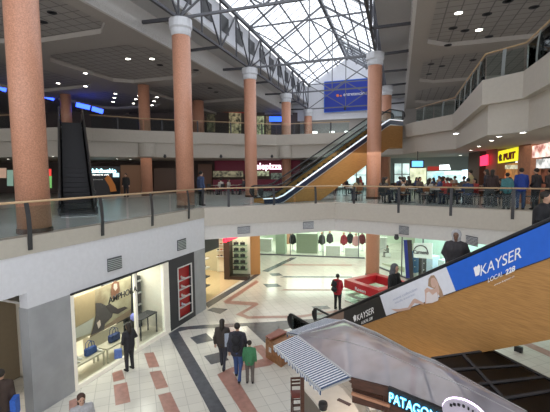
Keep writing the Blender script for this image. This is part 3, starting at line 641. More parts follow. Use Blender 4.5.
def backpack(loc, facing, label, m):
    f = Vector((facing[0], facing[1], 0)).normalized(); x = Vector((f.y, -f.x, 0)); c = Vector(loc)
    t = thing('backpack', c, label, 'backpack'); b = MB(); b.ball(c, .2, .9, .55, 1.25); b2 = MB()
    b = MB()
    for v_ in (-.13, .13): b.ball(c+Vector((0, 0, v_)), .16, .95, .62, .95)
    r_ = remeshed(b, .02); r_.v = [c+x*(v.x-c.x)+f*(v.y-c.y)+Vector((0, 0, v.z-c.z)) for v in r_.v]; r_.build('bag', m, t, True)
    q = MB(); q.ball(c-f*.10+Vector((0, 0, -.1)), .10, 1, .6, .8); q.build('pocket', m, t, True)
    for s_ in (-1, 1): MB().tube([c+x*s_*.10+Vector((0, 0, .22))+f*.02, c+x*s_*.13+Vector((0, 0, .27))+f*.10, c+x*s_*.14+Vector((0, 0, .20))+f*.24, c+x*s_*.15+Vector((0, 0, -.05))+f*.26, c+x*s_*.13+Vector((0, 0, -.2))+f*.1], .018, 6).build('strap', m, t)
    return t
away = Vector((.1, 1)).normalized()
BLK = (.02, .02, .025); DEN = (.04, .08, .22); DGR = (.05, .05, .055)
p = at(130, 370, 0); person(p, (-.85, .5), 1.62, 'pockets', BLK, BLK, 'woman in black seen from behind looking into the handbag shop window', hair='long', face=True)
tag(MB().box(p+Vector((-.33, -.1, .62)), (.24, .1, .3), .4).build('shopping_bag', cm((.12, .2, .5))), 'blue shopping bag beside the woman in black at the shop window', 'bag')
pa = at(223, 368, 0); person(pa, away, 1.68, 'walk', (.045, .035, .03), (.03, .03, .045), 'woman in dark brown jacket walking away at the left of the family', hair='long')
tag(MB().box(pa+Vector((.20, -.17, 1.05)), (.2, .1, .42), .1).build('shoulder_bag', cm((.45, .5, .6))), 'pale grey bag hanging on the back of the walking woman', 'bag')
pb = at(238, 379, 0); person(pb, away, 1.82, 'walk', (.03, .03, .045), DEN, 'tall person in navy jacket and blue jeans walking away between woman and child', build=1.12)
backpack(pb+Vector((-.02, -.26, 1.27)), away, 'black backpack worn by the tall person in blue jeans', cm((.012, .012, .016)))
pc = at(250, 383, 0); person(pc, away, 1.36, 'stand', (.05, .20, .09), (.13, .11, .10), 'child in green jacket and grey trousers walking at the right of the family')
p = Vector((*at(81, 396, 1.62).to_2d(), 0)); person(p, (.6, -.8), 1.66, 'stand', (.42, .42, .44), (.05, .06, .12), 'woman with brown hair in a light top, cut off at the bottom left edge', hair='long', hair_m=mat('brown hair', (.06, .025, .015), .6))
p = at(0, 371, 1.78); person((p.x, p.y, 0), (-.3, 1), 1.80, 'stand', (.05, .03, .022), BLK, 'person in dark brown jacket at the left edge beside the grey pilaster', build=1.15)
tag(MB().box(Vector((p.x+.38, p.y-.1, .95)), (.12, .3, .42), .3).build('shopping_bag', cm((.03, .12, .5))), 'bright blue bag carried by the person at the left edge', 'bag')
pr = at(337.5, 309.5, 0); person(pr, (.6, .8), 1.72, 'pockets', (.42, .015, .03), BLK, 'person in red jacket and dark trousers beside the red kiosk', build=1.1)
backpack(pr+Vector((-.2, -.22, 1.2)), (.6, .8), 'black backpack on the person in the red jacket', cm(BLK))
def rider(px, dz=0):
    r = (px-275)/F; Aw = E1A+E1S*.62; t = (r*Aw.y-Aw.x)/(E1D.x-r*E1D.y); q = Aw+E1D*t; tt = .93+.4*math.floor((t-.55)/.4)+.0; return (q.x, q.y, prof1(t)+.02)
person(rider(458), (-.45, -.7), 1.76, 'pockets', (.035, .032, .036), BLK, 'rider in a pale grey hood and dark jacket on the near escalator', hood=(.42, .42, .44), build=1.15, skin_m=mat('dark skin', (.16, .09, .06), .55))
person(rider(546), (.5, -.85), 1.62, 'rail', (.015, .015, .022), BLK, 'rider in a black jacket cut off at the right edge of the photo', build=1.25)
person(rider(396), (.5, -.6), 1.70, 'rail', (.02, .02, .024), (.03, .03, .035), 'rider in black low on the near escalator beside the red kiosk', hood=(.10, .10, .11))

# ================= red kiosk =================
kq = [at(344, 279.5, 1.12), at(380, 274, 1.12), at(411, 282, 1.12), at(374, 289.5, 1.12)]
kc = sum(kq, Vector())/4; e_x = (kq[3]-kq[0]); ang = math.atan2(e_x.y, e_x.x); S_ = 2.3
kt = thing('island_counter', (kc.x, kc.y, 0), 'square ring counter with thick red top beside the salmon column on the ground floor', 'counter')
def ring(mb, half, wdt, z0, z1, mi=0):
    for sx, sy, lx, ly in ((0, 1, 2*half, wdt), (0, -1, 2*half, wdt), (1, 0, wdt, 2*half-2*wdt), (-1, 0, wdt, 2*half-2*wdt)):
        o_ = Matrix.Rotation(ang, 3, 'Z') @ Vector((sx*(half-wdt/2), sy*(half-wdt/2), 0)); mb.box((kc.x+o_.x, kc.y+o_.y, (z0+z1)/2), (lx, ly, z1-z0), ang, mi)
    return mb
ring(MB(), S_/2, .34, .70, 1.12).build('red_top', M['red'], kt); ring(MB(), S_/2-.05, .32, .05, .66).build('display_case', M['shopglass'], kt); ring(MB(), S_/2-.03, .36, 0, .05).build('plinth', M['alu'], kt)
ring(MB(), S_/2-.07, .26, .30, .33).build('glass_shelf', M['white'], kt)
Rk = Matrix.Rotation(ang, 3, 'Z')
def kp(x, y, z): o_ = Rk @ Vector((x, y, 0)); return Vector((kc.x+o_.x, kc.y+o_.y, z))
text_on('lettering', 'Rosen', kp(-.35, -S_/2-.01, .78), kp(.35, -S_/2-.01, .78), .16, M['text'], kt, bold=.01); text_on('lettering', 'Rosen', kp(S_/2+.01, -.2, .78), kp(S_/2+.01, .35, .78), .16, M['text'], kt, bold=.01)
tag(MB().box((kc.x, kc.y, .35), (.7, .5, .7), ang).box((kc.x, kc.y, .72), (.8, .6, .04), ang).build('display_stand', M['white']), 'white stand in the middle of the red ring counter', 'stand')

# ================= patagonia kiosk =================
ko = at(420, 395, 0)
kk = thing('cafe_kiosk', (2.6, 8.0, 0), 'cafe kiosk with milky curved canopy, striped awning and blue neon name', 'kiosk')
zc = 2.8
low_c = [at(x, y, zc) for x, y in ((299, 336.5), (320, 352), (352, 377), (390, 386.5), (434, 403.5), (480, 424), (530, 446))]
up_c = [at(x, y, zc) for x, y in ((301, 334), (321, 328), (344, 321), (376, 334), (411, 353), (436, 363), (525, 414))]
nu, nv = 24, 8
def lerpl(L, s):
    f_ = s*(len(L)-1); i = min(int(f_), len(L)-2); return L[i].lerp(L[i+1], f_-i)
mb = MB(); vs = []
for i in range(nu+1):
    for j_ in range(nv+1):
        s_ = i/nu; w_ = j_/nv; p_ = lerpl(low_c, s_).lerp(lerpl(up_c, s_), w_); p_.z += .22*math.sin(math.pi*w_)*min(1, 3*s_); vs.append(p_)
mb.add(vs, [(i*(nv+1)+j_, (i+1)*(nv+1)+j_, (i+1)*(nv+1)+j_+1, i*(nv+1)+j_+1) for i in range(nu) for j_ in range(nv)])
mb.build('canopy', M['canopy'], kk, True)
for i in (4, 8, 12, 16, 20, 24): 
    MB().tube([vs[i*(nv+1)+j_]-Vector((0, 0, .04)) for j_ in range(nv+1)], .022, 6).build('canopy_rib', M['steelgrey'], kk)
for j_ in (3, 6): MB().tube([vs[i*(nv+1)+j_]+Vector((0, 0, .004)) for i in range(2, nu+1)], .008, 5).build('canopy_seam', M['alu'], kk)
MB().tube([p_+Vector((0, 0, .02)) for p_ in up_c], .03, 6).build('canopy_edge', M['alu'], kk)
# timber fascia below the front edge, in three boards
mb = MB()
for a_, b_ in zip(low_c[2:-1], low_c[3:]):
    mb.bar(a_-Vector((0, 0, .10)), b_-Vector((0, 0, .10)), .06, .18); mb.bar(a_-Vector((-.03, -.05, .36)), b_-Vector((-.03, -.05, .36)), .1, .26)
mb.build('fascia', M['darkwood'], kk)
MB().bar(low_c[2]+Vector((-.02, -.08, -.26)), low_c[3]+Vector((-.02, -.08, -.30)), .05, .05).build('copper_rail', mat('copper pipe', (.45, .22, .13), .35), kk)
mb = MB()
for a_, b_ in zip(low_c[:2], low_c[1:3]): mb.bar(a_-Vector((0, 0, .06)), b_-Vector((0, 0, .06)), .05, .1)
mb.build('side_beam', M['darkwood'], kk)
# neon name on its backing
sa, sb = low_c[3], low_c[5]; sd = (sb-sa); sd.z = 0; sL = sd.length; sd.normalize(); sn = Vector((sd.y, -sd.x, 0)); sn = sn if sn.dot(EYE-sa) > 0 else -sn
n0, n1 = onwall(390, 405, sa, sb, -.16), onwall(451, 424, sa, sb, -.16); n0.z = n1.z = (n0.z+n1.z)/2
MB().slab([n0-sd*.04+Vector((0, 0, -.05)), n1+Vector((0, 0, -.05)), n1+Vector((0, 0, .24)), n0-sd*.04+Vector((0, 0, .24))], -sn*.05).build('sign_board', M['black'], kk)
text_on('neon_letters', 'PATAGONIA', n0+sn*.02, n1-sd*.03+sn*.02, .17, mat('cyan neon', (.10, .55, 1.0), .4, emit=1.7), kk, bold=.012)
text_on('neon_core', 'PATAGONIA', n0+sn*.03, n1-sd*.03+sn*.03, .17, mat('white neon', (.45, .85, 1.0), .4, emit=1.3), kk, bold=-.026)
oc = onwall(465, 413, sa, sb, -.30); mb = MB(); ov = [oc+sd*(.30*math.cos(a_))+Vector((0, 0, .22*math.sin(a_)-.03)) for a_ in [2*math.pi*k/32 for k in range(32)]]
mb.slab(ov, sn*.05).build('round_sign', mat('sign pale', (.55, .50, .60), .4), kk)
MB().tube(ov+[ov[0]], .018, 6).build('round_sign_tube', mat('pink neon', (.9, .7, 1.0), .4, emit=2), kk)
for k in range(7):
    a_ = math.radians(40+k*17); c_ = oc+sd*(.22*math.cos(a_))+Vector((0, 0, .16*math.sin(a_)-.03))+sn*.06; MB().box(c_, (.035, .02, .035), a_).build('round_sign_mark', M['black'], kk)
# awning strips
dk = (.06, .10, .20)
def awning(a0, b0, a1, b1, label, n):
    """a0,b0 upper edge; a1,b1 hem"""
    aw = thing('striped_awning', a0, label, 'awning'); mb = MB()
    for i in range(n*2):
        s0, s1 = i/(n*2), (i+1)/(n*2); P_ = lambda e, f_, s_: e.lerp(f_, s_)
        u0_, u1_, l0_, l1_ = P_(a0, b0, s0), P_(a0, b0, s1), P_(a1, b1, s0), P_(a1, b1, s1); mi = i % 2
        mb.slab([u0_, u1_, l1_, l0_], (0, 0, .012), mi); v_ = .10+.03*math.sin(i*1.3)
        mb.slab([l0_, l1_, l1_-Vector((0, 0, v_)), l0_-Vector((0, 0, v_))], ((b1-a1).cross(Vector((0, 0, 1)))).normalized()*.01, mi)
    mb.build('cloth', [cm((.78, .80, .84)), cm(dk)], aw)
    MB().tube([a1, b1], .02, 6).build('front_bar', M['alu'], aw); MB().tube([a0, b0], .02, 6).build('back_bar', M['alu'], aw)
    for e, f_ in ((a0, a1), (b0, b1)): MB().tube([e-Vector((0, 0, .03)), f_-Vector((0, 0, .02))], .018, 6).build('arm', M['alu'], aw)
    return aw
awning(at(297, 335.5, 2.8), at(351, 377, 2.8), at(274, 346, 2.3), at(321, 389.5, 2.3), 'blue and white striped awning sloping over the bar stool', 28)
awning(at(343, 320.5, 2.8), at(298, 335, 2.8), at(326, 318.5, 2.45), at(287, 333, 2.45), 'narrow striped awning strip at the back of the cafe kiosk', 20)
# posts and counter
for x, y in ((300, 338), (384, 386), (412, 352)):
    q = at(x, y, zc); MB().bar((q.x+.05, q.y+.05, 0), (q.x+.05, q.y+.05, zc-.05), .09).build('post', M['darkwood'], kk)
ct = [at(x, y, 1.08) for x, y in ((300, 380), (305, 389.5), (314, 400), (323, 412), (335, 428))]; ci = [at(x, y, 1.08) for x, y in ((325, 375), (343, 389), (352, 400), (359, 412), (372, 428))]
mb = MB(); mb.prism([(p_.x, p_.y) for p_ in ct]+[(p_.x, p_.y) for p_ in ci[::-1]], 1.02, 1.08); mb.build('counter_top', mat('counter cream', (.80, .76, .68), .3), kk)
co_ = [p_.lerp(q_, .12) for p_, q_ in zip(ct, ci)]; cj = [p_.lerp(q_, .75) for p_, q_ in zip(ct, ci)]
mb = MB(); mb.prism([(p_.x, p_.y) for p_ in co_]+[(p_.x, p_.y) for p_ in cj[::-1]], .0, 1.02); mb.build('counter_front', mat('counter taupe', (.20, .17, .14), .5), kk)
hs = at(344, 402, 1.09); MB().box(hs, (.34, .09, .02), -.75).build('tray_slot', M['darkwood'], kk)
tag(MB().lathe(at(323, 409, 1.08), [(.09, 0), (.11, .1), (.10, .16), (.02, .17)], 16).build('black_bowl', M['black']), 'round black bowl on the kiosk counter', 'bowl')
st = thing('step_stool', at(377, 420, 0.0), 'white topped stool inside the kiosk', 'stool'); sp_ = at(373, 405, 1.1)
MB().box(sp_, (.34, .26, .05), .3).build('seat', M['white'], st)
for x in (-.12, .12):
    for y in (-.09, .09): MB().bar((sp_.x+x, sp_.y+y, sp_.z), (sp_.x+x*1.4, sp_.y+y*1.4, 0), .03).build('leg', M['alu'], st)
# smoked roof at the right of the kiosk
rf = thing('smoked_roof', (4.5, 7.5, 2.55), 'flat smoked glass roof with dark frames behind the milky canopy', 'roof')
rq = [at(x, y, 2.55) for x, y in ((432, 362), (491, 353.5), (560, 389), (640, 430), (560, 450), (500, 412))]
MB().slab([p_+Vector((0, 0, .06)) for p_ in rq], (0, 0, .02)).build('glass_sheet', M['darkglass'], rf)
for a_, b_ in zip(rq, rq[1:]+rq[:1]): MB().bar(a_+Vector((0, 0, .05)), b_+Vector((0, 0, .05)), .06, .09).build('frame', M['darkgrey'], rf)
for s_ in (.3, .62, .9):
    MB().bar(rq[0].lerp(rq[5], s_)+Vector((0, 0, .07)), rq[1].lerp(rq[3], s_*.55+.1)+Vector((0, 0, .05)), .06, .08).build('frame', M['darkgrey'], rf)
MB().bar(rq[0].lerp(rq[1], .5)+Vector((0, 0, .07)), rq[5].lerp(rq[4], .5)+Vector((0, 0, .05)), .06, .08).build('frame', M['darkgrey'], rf)
for q in (rq[1], rq[5], rq[3]): MB().bar((q.x, q.y, 0), (q.x, q.y, 2.55), .08).build('post', M['darkgrey'], rf)
tag(MB().box(at(500, 404, .6), (1.2, .7, 1.2), -.9).build('back_cabinet', M['darkgrey']), 'dark cabinet under the smoked glass roof', 'cabinet')
# bar stool with back
def barstool(q, rz, label):
    t = thing('bar_stool', (0, 0, 0), label, 'stool'); mb = MB().box((0, 0, .74), (.40, .38, .05)).build('seat', M['redwood'], t)
    for x in (-.17, .17):
        MB().bar((x, .17, 0), (x, .17, .73), .04).build('leg', M['darkwood'], t); MB().bar((x, -.17, 0), (x*1.0, -.21, 1.18), .04).build('leg', M['darkwood'], t)
    for z in (.93, 1.04, 1.15): MB().box((0, -.19-.02*(z-.9)*4, z), (.36, .025, .06)).build('back_slat', M['darkwood'], t)
    for z in (.28, .45): MB().bar((-.17, .17, z), (.17, .17, z), .03).build('stretcher', M['darkwood'], t); MB().bar((-.17, -.17, z), (.17, -.17, z), .03).build('stretcher', M['darkwood'], t)
    for x in (-.17, .17): MB().bar((x, -.17, .36), (x, .17, .36), .03).build('stretcher', M['darkwood'], t)
    return place(t, q, rz, scale=.84)
barstool(at(297.5, 416, 0), math.pi+.1, 'dark wooden bar stool with slatted back below the striped awning')
# wooden planter bench beside the escalator foot
bq = [at(x, y, .75) for x, y in ((265.5, 337), (279, 329.5), (297, 336), (281, 346))]
pl_ = thing('wooden_box', bq[0]-Vector((0, 0, .75)), 'low brown wooden bin with red brown top by the foot of the near escalator', 'box')
MB().prism([(p_.x, p_.y) for p_ in bq], 0, .70).build('body', M['bin'], pl_); MB().slab([bq[0], bq[1], bq[1].lerp(bq[2], .5), bq[0].lerp(bq[3], .35)], (0, 0, .04)).build('top', mat('red brown top', (.32, .12, .09), .5), pl_)
MB().box(onwall(270, 350, (bq[0].x, bq[0].y), (bq[3].x, bq[3].y), -.01), (.12, .02, .16), math.atan2(bq[3].y-bq[0].y, bq[3].x-bq[0].x)).build('notice', M['white'], pl_)
tag(MB().box(at(518.5, 349, .1), (.12, .25, .2), .6).build('wet_floor_wedge', M['black']), 'small black wedge on the floor below the wooden escalator flank', 'wedge')
# ================= handbag shop =================
A_, B_ = WL(5), WL(18)
def W3(D, off, z): q = wp(D, off); return Vector((q[0], q[1], z))
struct('shop_floor', MB().prism([wp(11.0, .02), wp(15.35, .02), wp(15.35, 2.8), wp(11.0, 2.8)], 0, .12), mat('shop base', (.70, .64, .52), .3))
mb = MB(); wallpiece(mb, 11.0, 15.35, 0, 3.0, 2.8, 2.9); wallpiece(mb, 11.0, 11.05, 0, 3.0, 1.1, 2.8); wallpiece(mb, 15.3, 15.36, 0, 3.0, .12, 2.8); struct('wall_shop', mb, mat('shop cream', (.68, .63, .54), .6))
struct('ceiling', MB().prism([wp(9.96, .3), wp(17.2, .3), wp(17.2, 2.9), wp(9.96, 2.9)], 3.0, 3.06), M['white'])
wf = MB(); wallpiece(wf, 11.0, 11.1, 0, 3.0, -.02, .08); wallpiece(wf, 11.0, 15.35, 0, .14, -.03, .10); wallpiece(wf, 15.05, 15.35, 0, 3.0, -.02, .14); wallpiece(wf, 13.50, 13.60, .1, 3.0, -.02, .08)
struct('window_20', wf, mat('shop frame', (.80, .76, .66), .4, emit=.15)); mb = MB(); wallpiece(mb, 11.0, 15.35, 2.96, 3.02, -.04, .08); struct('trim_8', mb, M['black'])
mb = MB(); mb.quad(W3(11.1, .03, .14), W3(13.5, .03, .14), W3(13.5, .03, 2.96), W3(11.1, .03, 2.96)); mb.quad(W3(13.6, .03, .14), W3(15.05, .03, .14), W3(15.05, .03, 2.96), W3(13.6, .03, 2.96)); struct('window_21', mb, M['shopglass'])
po = thing('poster', W3(12.5, .9, 1.0), 'huge sepia handbag poster of a reclining woman behind the shop glass', 'poster')
def pf(name, pxs, m, off=.92, th=.01): return outline(name, pxs, A_, B_, off-th, th, m, po)
pf('sheet', [(71, 298.5), (131, 276), (131, 315), (71, 345)], mat('poster sepia', (.46, .41, .28), .6, noise=.3, scale=1.5, col2=(.28, .21, .13)), .95, .02)
pf('printed_door', [(72.5, 299), (95, 290), (95, 316), (74, 328)], mat('poster tan', (.42, .31, .18), .6), .93)
pf('printed_wall', [(72, 340), (74, 329), (94, 318), (91, 333)], mat('poster grey', (.48, .46, .40), .6), .93)
pf('printed_bench', [(90, 336), (131, 309), (131, 315.5), (90, 337.5)], mat('poster brown', (.28, .20, .14), .6), .92)
pf('printed_skirt', [(96, 303), (101, 303), (107, 306), (113, 313), (112, 317), (105, 324), (104, 330), (96, 333), (91, 335), (94, 326), (96, 315)], mat('poster charcoal', (.09, .075, .075), .6), .91)
pf('printed_leg', [(97, 323), (100, 320), (101, 325), (98.5, 329)], mat('poster skin', (.62, .50, .44), .6), .90)
pf('printed_torso', [(106, 306), (110, 303.5), (118, 309), (125, 306.5), (128, 308), (118, 314), (111, 313)], mat('poster black', (.06, .045, .045), .6), .905)
pf('printed_hair', [(111, 292), (112, 284), (115, 281), (119, 282), (120, 290), (117, 298), (112, 299)], mat('poster hair', (.22, .10, .06), .6), .90)
pf('printed_face', [(113.5, 288), (114, 284), (117, 283.5), (117.5, 288), (115.5, 291)], mat('poster skin', (.62, .50, .44), .6), .895)
text_on('shop_name', 'AMPHORA', onwall(108.5, 304, A_, B_, -.03), onwall(137, 291, A_, B_, -.03), .21, M['black'], None, bold=.01)
tag(bpy.data.objects['shop_name'], 'black name lettering stuck across the handbag shop glass', 'lettering')
def bag(q, m, label, s=1.0, rz=.4, grp=None):
    t = thing('handbag', q, label, 'handbag', grp); R_ = Matrix.Rotation(rz, 3, 'Z'); q = Vector(q)
    mb = MB(); mb.box(q+Vector((0, 0, .11*s)), (.34*s, .14*s, .2*s), rz); r_ = remeshed(mb, .03); r_.build('bag_body', m, t, True)
    for y in (-.05, .05): MB().tube([q+R_ @ Vector((x*s, y*s, z*s)) for x, z in ((-.11, .2), (-.09, .34), (0, .40), (.09, .34), (.11, .2))], .012, 6).build('handle', m, t)
def shoptable(c, w, d_, h, rz, label, m=None):
    t = thing('display_table', c, label, 'table'); R_ = Matrix.Rotation(rz, 3, 'Z'); c = Vector(c); m = m or mat('table pale', (.52, .48, .38), .4)
    MB().box(c+Vector((0, 0, h-.03)), (w, d_, .05), rz).build('table_top', m, t)
    for x in (-1, 1):
        for y in (-1, 1): o_ = R_ @ Vector((x*(w/2-.03), y*(d_/2-.03), 0)); MB().bar(c+o_, c+o_+Vector((0, 0, h-.04)), .045).build('leg', m, t)
tr = math.atan2(1, .3875)
for (D, off, h, lab) in ((12.9, .42, .52, 'pale display table holding the large blue handbag'), (11.75, .45, .50, 'low display table with blue bag and shoes next to the grey pilaster'), (14.5, .55, .85, 'dark display table at the right half of the shop window')):
    shoptable(W3(D, off, .12), 1.15 if D < 14 else 1.0, .5, h, tr, lab, M['darkgrey'] if D > 14 else None)
bag(W3(12.9, .42, .63), cm((.03, .05, .14)), 'large navy blue handbag on the pale table in the shop window', 1.3, tr)
bag(W3(11.95, .45, .61), cm((.035, .08, .26)), 'bright blue handbag beside the grey pilaster in the shop window', 1.2, tr)
bag(W3(13.45, .35, .12), cm((.10, .22, .60)), 'blue bag standing low in the window behind the woman in black', 1.0, tr)
tag(MB().ball(W3(13.85, .4, 1.15), .16, 1, .7, 1).build('blue_scarf_bundle', cm((.20, .22, .62))), 'round blue patterned bundle above the head of the woman in black', 'scarf')
for k, (D, off, lab) in enumerate(((11.4, .38, 'first white shoe from the left on the low display table'), (11.58, .5, 'second white shoe on the low display table, between its neighbours'), (12.2, .35, 'white shoe at the right end of the low display table'))):
    q = W3(D, off, .65); tag(MB().ball(q, .055, 2.2, .8, .7).ball(q+Vector((-.05, 0, .04)), .05, .9, .8, 1).build('shoe', M['white']), lab, 'shoe')
tag(MB().prism([wp(12.4, 1.0), wp(13.9, 1.0), wp(13.9, 1.3), wp(12.4, 1.3)], .12, .9).build('display_plinth', mat('plinth cream', (.62, .55, .42), .5)), 'cream plinth below the sepia poster', 'plinth')
for k, (s_, o_, hh_) in enumerate(((.3, 1.6, .9), (3.6, 3.2, 1.1), (6.0, 1.0, .7), (8.4, 1.6, .8))):
    pass
tag(MB().prism([wp(13.62, 1.0), wp(14.7, 1.0), wp(14.7, 1.1), wp(13.62, 1.1)], .9, 2.95).build('dark_backing', M['darkgrey']), 'dark panel added behind the handbag shop window to darken its right half', 'screen')  # added panel, gives the window's right half its dark interior
sh = thing('shelf_unit', W3(14.6, 1.5, .12), 'dark shelf unit inside the right half of the handbag shop', 'shelf')
MB().prism([wp(13.7, 1.3), wp(15.2, 1.3), wp(15.2, 1.8), wp(13.7, 1.8)], .12, 2.3).build('carcass', M['darkgrey'], sh)
for z in (.6, 1.1, 1.6, 2.1): MB().prism([wp(13.75, 1.2), wp(15.15, 1.2), wp(15.15, 1.32), wp(13.75, 1.32)], z, z+.05).build('shelf_board', M['alu'], sh)
# dark shop front with the red show case
mb = MB(); wallpiece(mb, 15.36, 15.9, 0, 3.0, -.02, .3); wallpiece(mb, 16.9, 17.1, 0, 3.0, -.02, .3); wallpiece(mb, 15.9, 16.9, 2.55, 3.0, -.02, .3); wallpiece(mb, 15.9, 16.9, 0, .25, -.02, .3); struct('wall_dark_front', mb, M['darkgrey'])
sc_ = thing('show_case', W3(16.4, .3, .25), 'red lined show case with shoes in the dark shop front', 'show case')
mb = MB(); wallpiece(mb, 15.9, 16.9, .25, 2.55, .13, .17); mb.build('red_back', mat('case red', (.42, .02, .02), .5), sc_)
mb = MB(); wallpiece(mb, 15.9, 15.95, .25, 2.55, -.04, 0); wallpiece(mb, 16.85, 16.9, .25, 2.55, -.04, 0); wallpiece(mb, 15.9, 16.9, 2.5, 2.55, -.04, 0); wallpiece(mb, 15.9, 16.9, .25, .3, -.04, 0); mb.build('white_frame', M['white'], sc_)
for z in (.7, 1.1, 1.5, 1.9):
    mb = MB(); wallpiece(mb, 15.96, 16.84, z, z+.03, -.01, .12); mb.build('shelf', M['white'], sc_)
for z, w_ in ((.73, 'lowest'), (1.13, 'second lowest'), (1.53, 'second highest'), (1.93, 'highest')):
    q = W3(16.35, .05, z+.06); tag(MB().ball(q, .05, 2.4, .9, 1).ball(q+Vector((-.07, 0, .05)), .05).build('shoe', cm((.62, .55, .5) if z > 1 else (.5, .5, .55))), 'pale shoe on the %s shelf of the red show case' % w_, 'shoe')
L_ = M['lamp']
# ================= shoe shop =================
S0 = H(204, 19.0); S1 = H(249.5, 24.4)
def sw(s, off=0.0): t = (S1-S0).normalized(); p_ = S0+t*s+Vector((-t.y, t.x))*off; return (p_.x, p_.y)
SL = (S1-S0).length
struct('shop_floor', MB().prism([sw(-.9, 0), sw(SL, 0), sw(SL, 5), sw(-.9, 5)], 0, .015), M['yellowfloor'])
mb = MB(); mb.prism([sw(-.9, 5), sw(SL, 5), sw(SL, 5.2), sw(-.9, 5.2)], 0, 3.4); mb.prism([sw(SL+.1, .3), sw(SL+.1, 5), sw(SL+.25, 5), sw(SL+.25, .3)], 0, 3.4); mb.prism([sw(-1, .5), sw(-1, 5), sw(-.9, 5), sw(-.9, .5)], 0, 3.4)
struct('wall_shoe_shop', mb, mat('shoe shop cream', (.62, .56, .42), .6))
struct('trim_9', MB().prism([sw(-.3, 0), sw(1.45, 0), sw(1.45, .3), sw(-.3, .3)], 2.55, 3.4), M['black'])
q = H(253.8, 24.5); struct('wall_shop_pier', MB().box((q.x, q.y, 1.7), (.62, .5, 3.4), .3), mat('orange pier', (.56, .27, .09), .4))
q = thing('display_window', (S0.x, S0.y, 0), 'left show window of the shoe shop with racks of shoes', 'show window')
MB().quad(*[Vector((*sw(a_), z)) for a_, z in ((-.2, .1), (1.45, .1), (1.45, 2.55), (-.2, 2.55))]).build('pane', M['shopglass'], q)
for k, z in enumerate((.5, 1.0, 1.5, 2.0)): MB().prism([sw(0, .5), sw(1.3, .5), sw(1.3, 1.1), sw(0, 1.1)], z-.04, z).build('shelf', M['darkgrey'] if z < 1.2 else M['white'], q)
WA, WB = at(229.5, 279.8, 0).to_2d(), at(247.5, 280.6, 0).to_2d(); wt = (WB-WA).normalized(); wn_ = Vector((-wt.y, wt.x)); WLn = (WB-WA).length
def ww(s_, o_=0.0): p_ = WA+wt*s_+wn_*o_; return (p_.x, p_.y)
wd = thing('display_window', (WA.x, WA.y, 0), 'right show window of the shoe shop with five shelves of black bags', 'show window')
um = mat('umber frame', (.05, .028, .02), .5)
MB().prism([ww(0, .7), ww(WLn, .7), ww(WLn, .76), ww(0, .76)], 0, 3.3).build('back_board', mat('case cream', (.78, .73, .60), .5), wd)
MB().quad(*[Vector((*ww(a_, .03), z)) for a_, z in ((0, .1), (WLn, .1), (WLn, 3.2), (0, 3.2))]).build('pane', M['shopglass'], wd)
MB().prism([ww(-.3, 0), ww(WLn, 0), ww(WLn, .7), ww(-.3, .7)], 0, .22).build('plinth', um, wd)
MB().prism([ww(-.34, -.02), ww(.02, -.02), ww(.02, .8), ww(-.34, .8)], 0, 3.35).build('side_post', um, wd)
for z in (.60, .98, 1.36, 1.74, 2.12): MB().prism([ww(.15, .2), ww(WLn-.1, .2), ww(WLn-.1, .68), ww(.15, .68)], z-.02, z).build('shelf', M['shopglass'], wd)
for z, w_ in ((.61, 'lowest'), (.99, 'second lowest'), (1.37, 'middle'), (1.75, 'second highest'), (2.13, 'highest')):
    for s_, sd_ in ((.32, 'left'), (.72, 'right')):
        qq = Vector((*ww(s_*WLn/1.1, .42), z)); tag(MB().box(qq+Vector((0, 0, .08)), (.3, .16, .15), .1).tube([qq+Vector((-.07, 0, .15)), qq+Vector((0, 0, .24)), qq+Vector((.07, 0, .15))], .014, 5).build('handbag', cm((.03, .025, .03))), '%s black handbag on the %s shelf of the shoe shop show window' % (sd_, w_), 'handbag')
wr = thing('wall_rack', (*sw(2.2, 2.2), 0), 'tall cream rack with small shoes seen through the shoe shop door', 'rack')
ra, rb = onwall(216.5, 262, (0, 24.6), (1, 24.6)), onwall(226, 262, (0, 24.6), (1, 24.6))
MB().box(((ra.x+rb.x)/2, 24.9, 1.7), (rb.x-ra.x, .08, 3.3)).build('back_board', mat('case cream', (.78, .73, .60), .5), wr)
for z in (1.1, 1.5, 1.9, 2.3, 2.7): MB().box(((ra.x+rb.x)/2, 24.72, z), (rb.x-ra.x, .3, .03)).build('shelf', M['white'], wr)
for k, z in enumerate((1.13, 1.53, 1.93, 2.33, 2.73)):
    for m_ in range(3): qq = Vector((ra.x+.12+.2*m_, 24.7, z+.05)); tag(MB().ball(qq, .06, 1.4, 1, .8).build('shoe', cm(((.25, .12, .05), (.05, .04, .04), (.4, .1, .05))[(k+m_) % 3])), 'small shoe of the tall cream rack behind the shoe shop door', 'shoe', 'shoes on the cream rack of the shoe shop')
for i in range(4):
    for k, z in enumerate((.5, 1.0, 1.5, 2.0)):
        qq = Vector((*sw(.15+.32*i, .75), z+.05)); o_ = MB().ball(qq, .06, 1.8, .9, .8).ball(qq+Vector((-.06, .02, .05)), .055).build('shoe', cm(((.2, .09, .04), (.05, .04, .04), (.45, .35, .2), (.03, .03, .03))[(i+k) % 4]))
        tag(o_, 'shoe of the racks seen in the left show window of the shoe shop', 'shoe', 'shoes in the left window of the shoe shop')
rk = thing('shoe_rack', (*sw(2.6, 4.4), 0), 'pale wall rack deep inside the shoe shop with small bags', 'rack')
for z in (.5, 1.0, 1.5, 2.0, 2.5): MB().prism([sw(1.7, 4.5), sw(3.6, 4.5), sw(3.6, 4.95), sw(1.7, 4.95)], z-.04, z).build('shelf', M['white'], rk)
for i in range(5):
    for z in (.5, 1.0, 1.5, 2.0, 2.5): qq = Vector((*sw(1.9+.36*i, 4.65), z+.12)); tag(MB().box(qq, (.2, .14, .2), .4).build('small_bag', cm(((.25, .1, .05), (.04, .04, .05), (.5, .3, .15))[(i*2+int(z*2)) % 3])), 'small bag of the pale wall rack inside the shoe shop', 'bag', 'bags on the wall rack of the shoe shop')
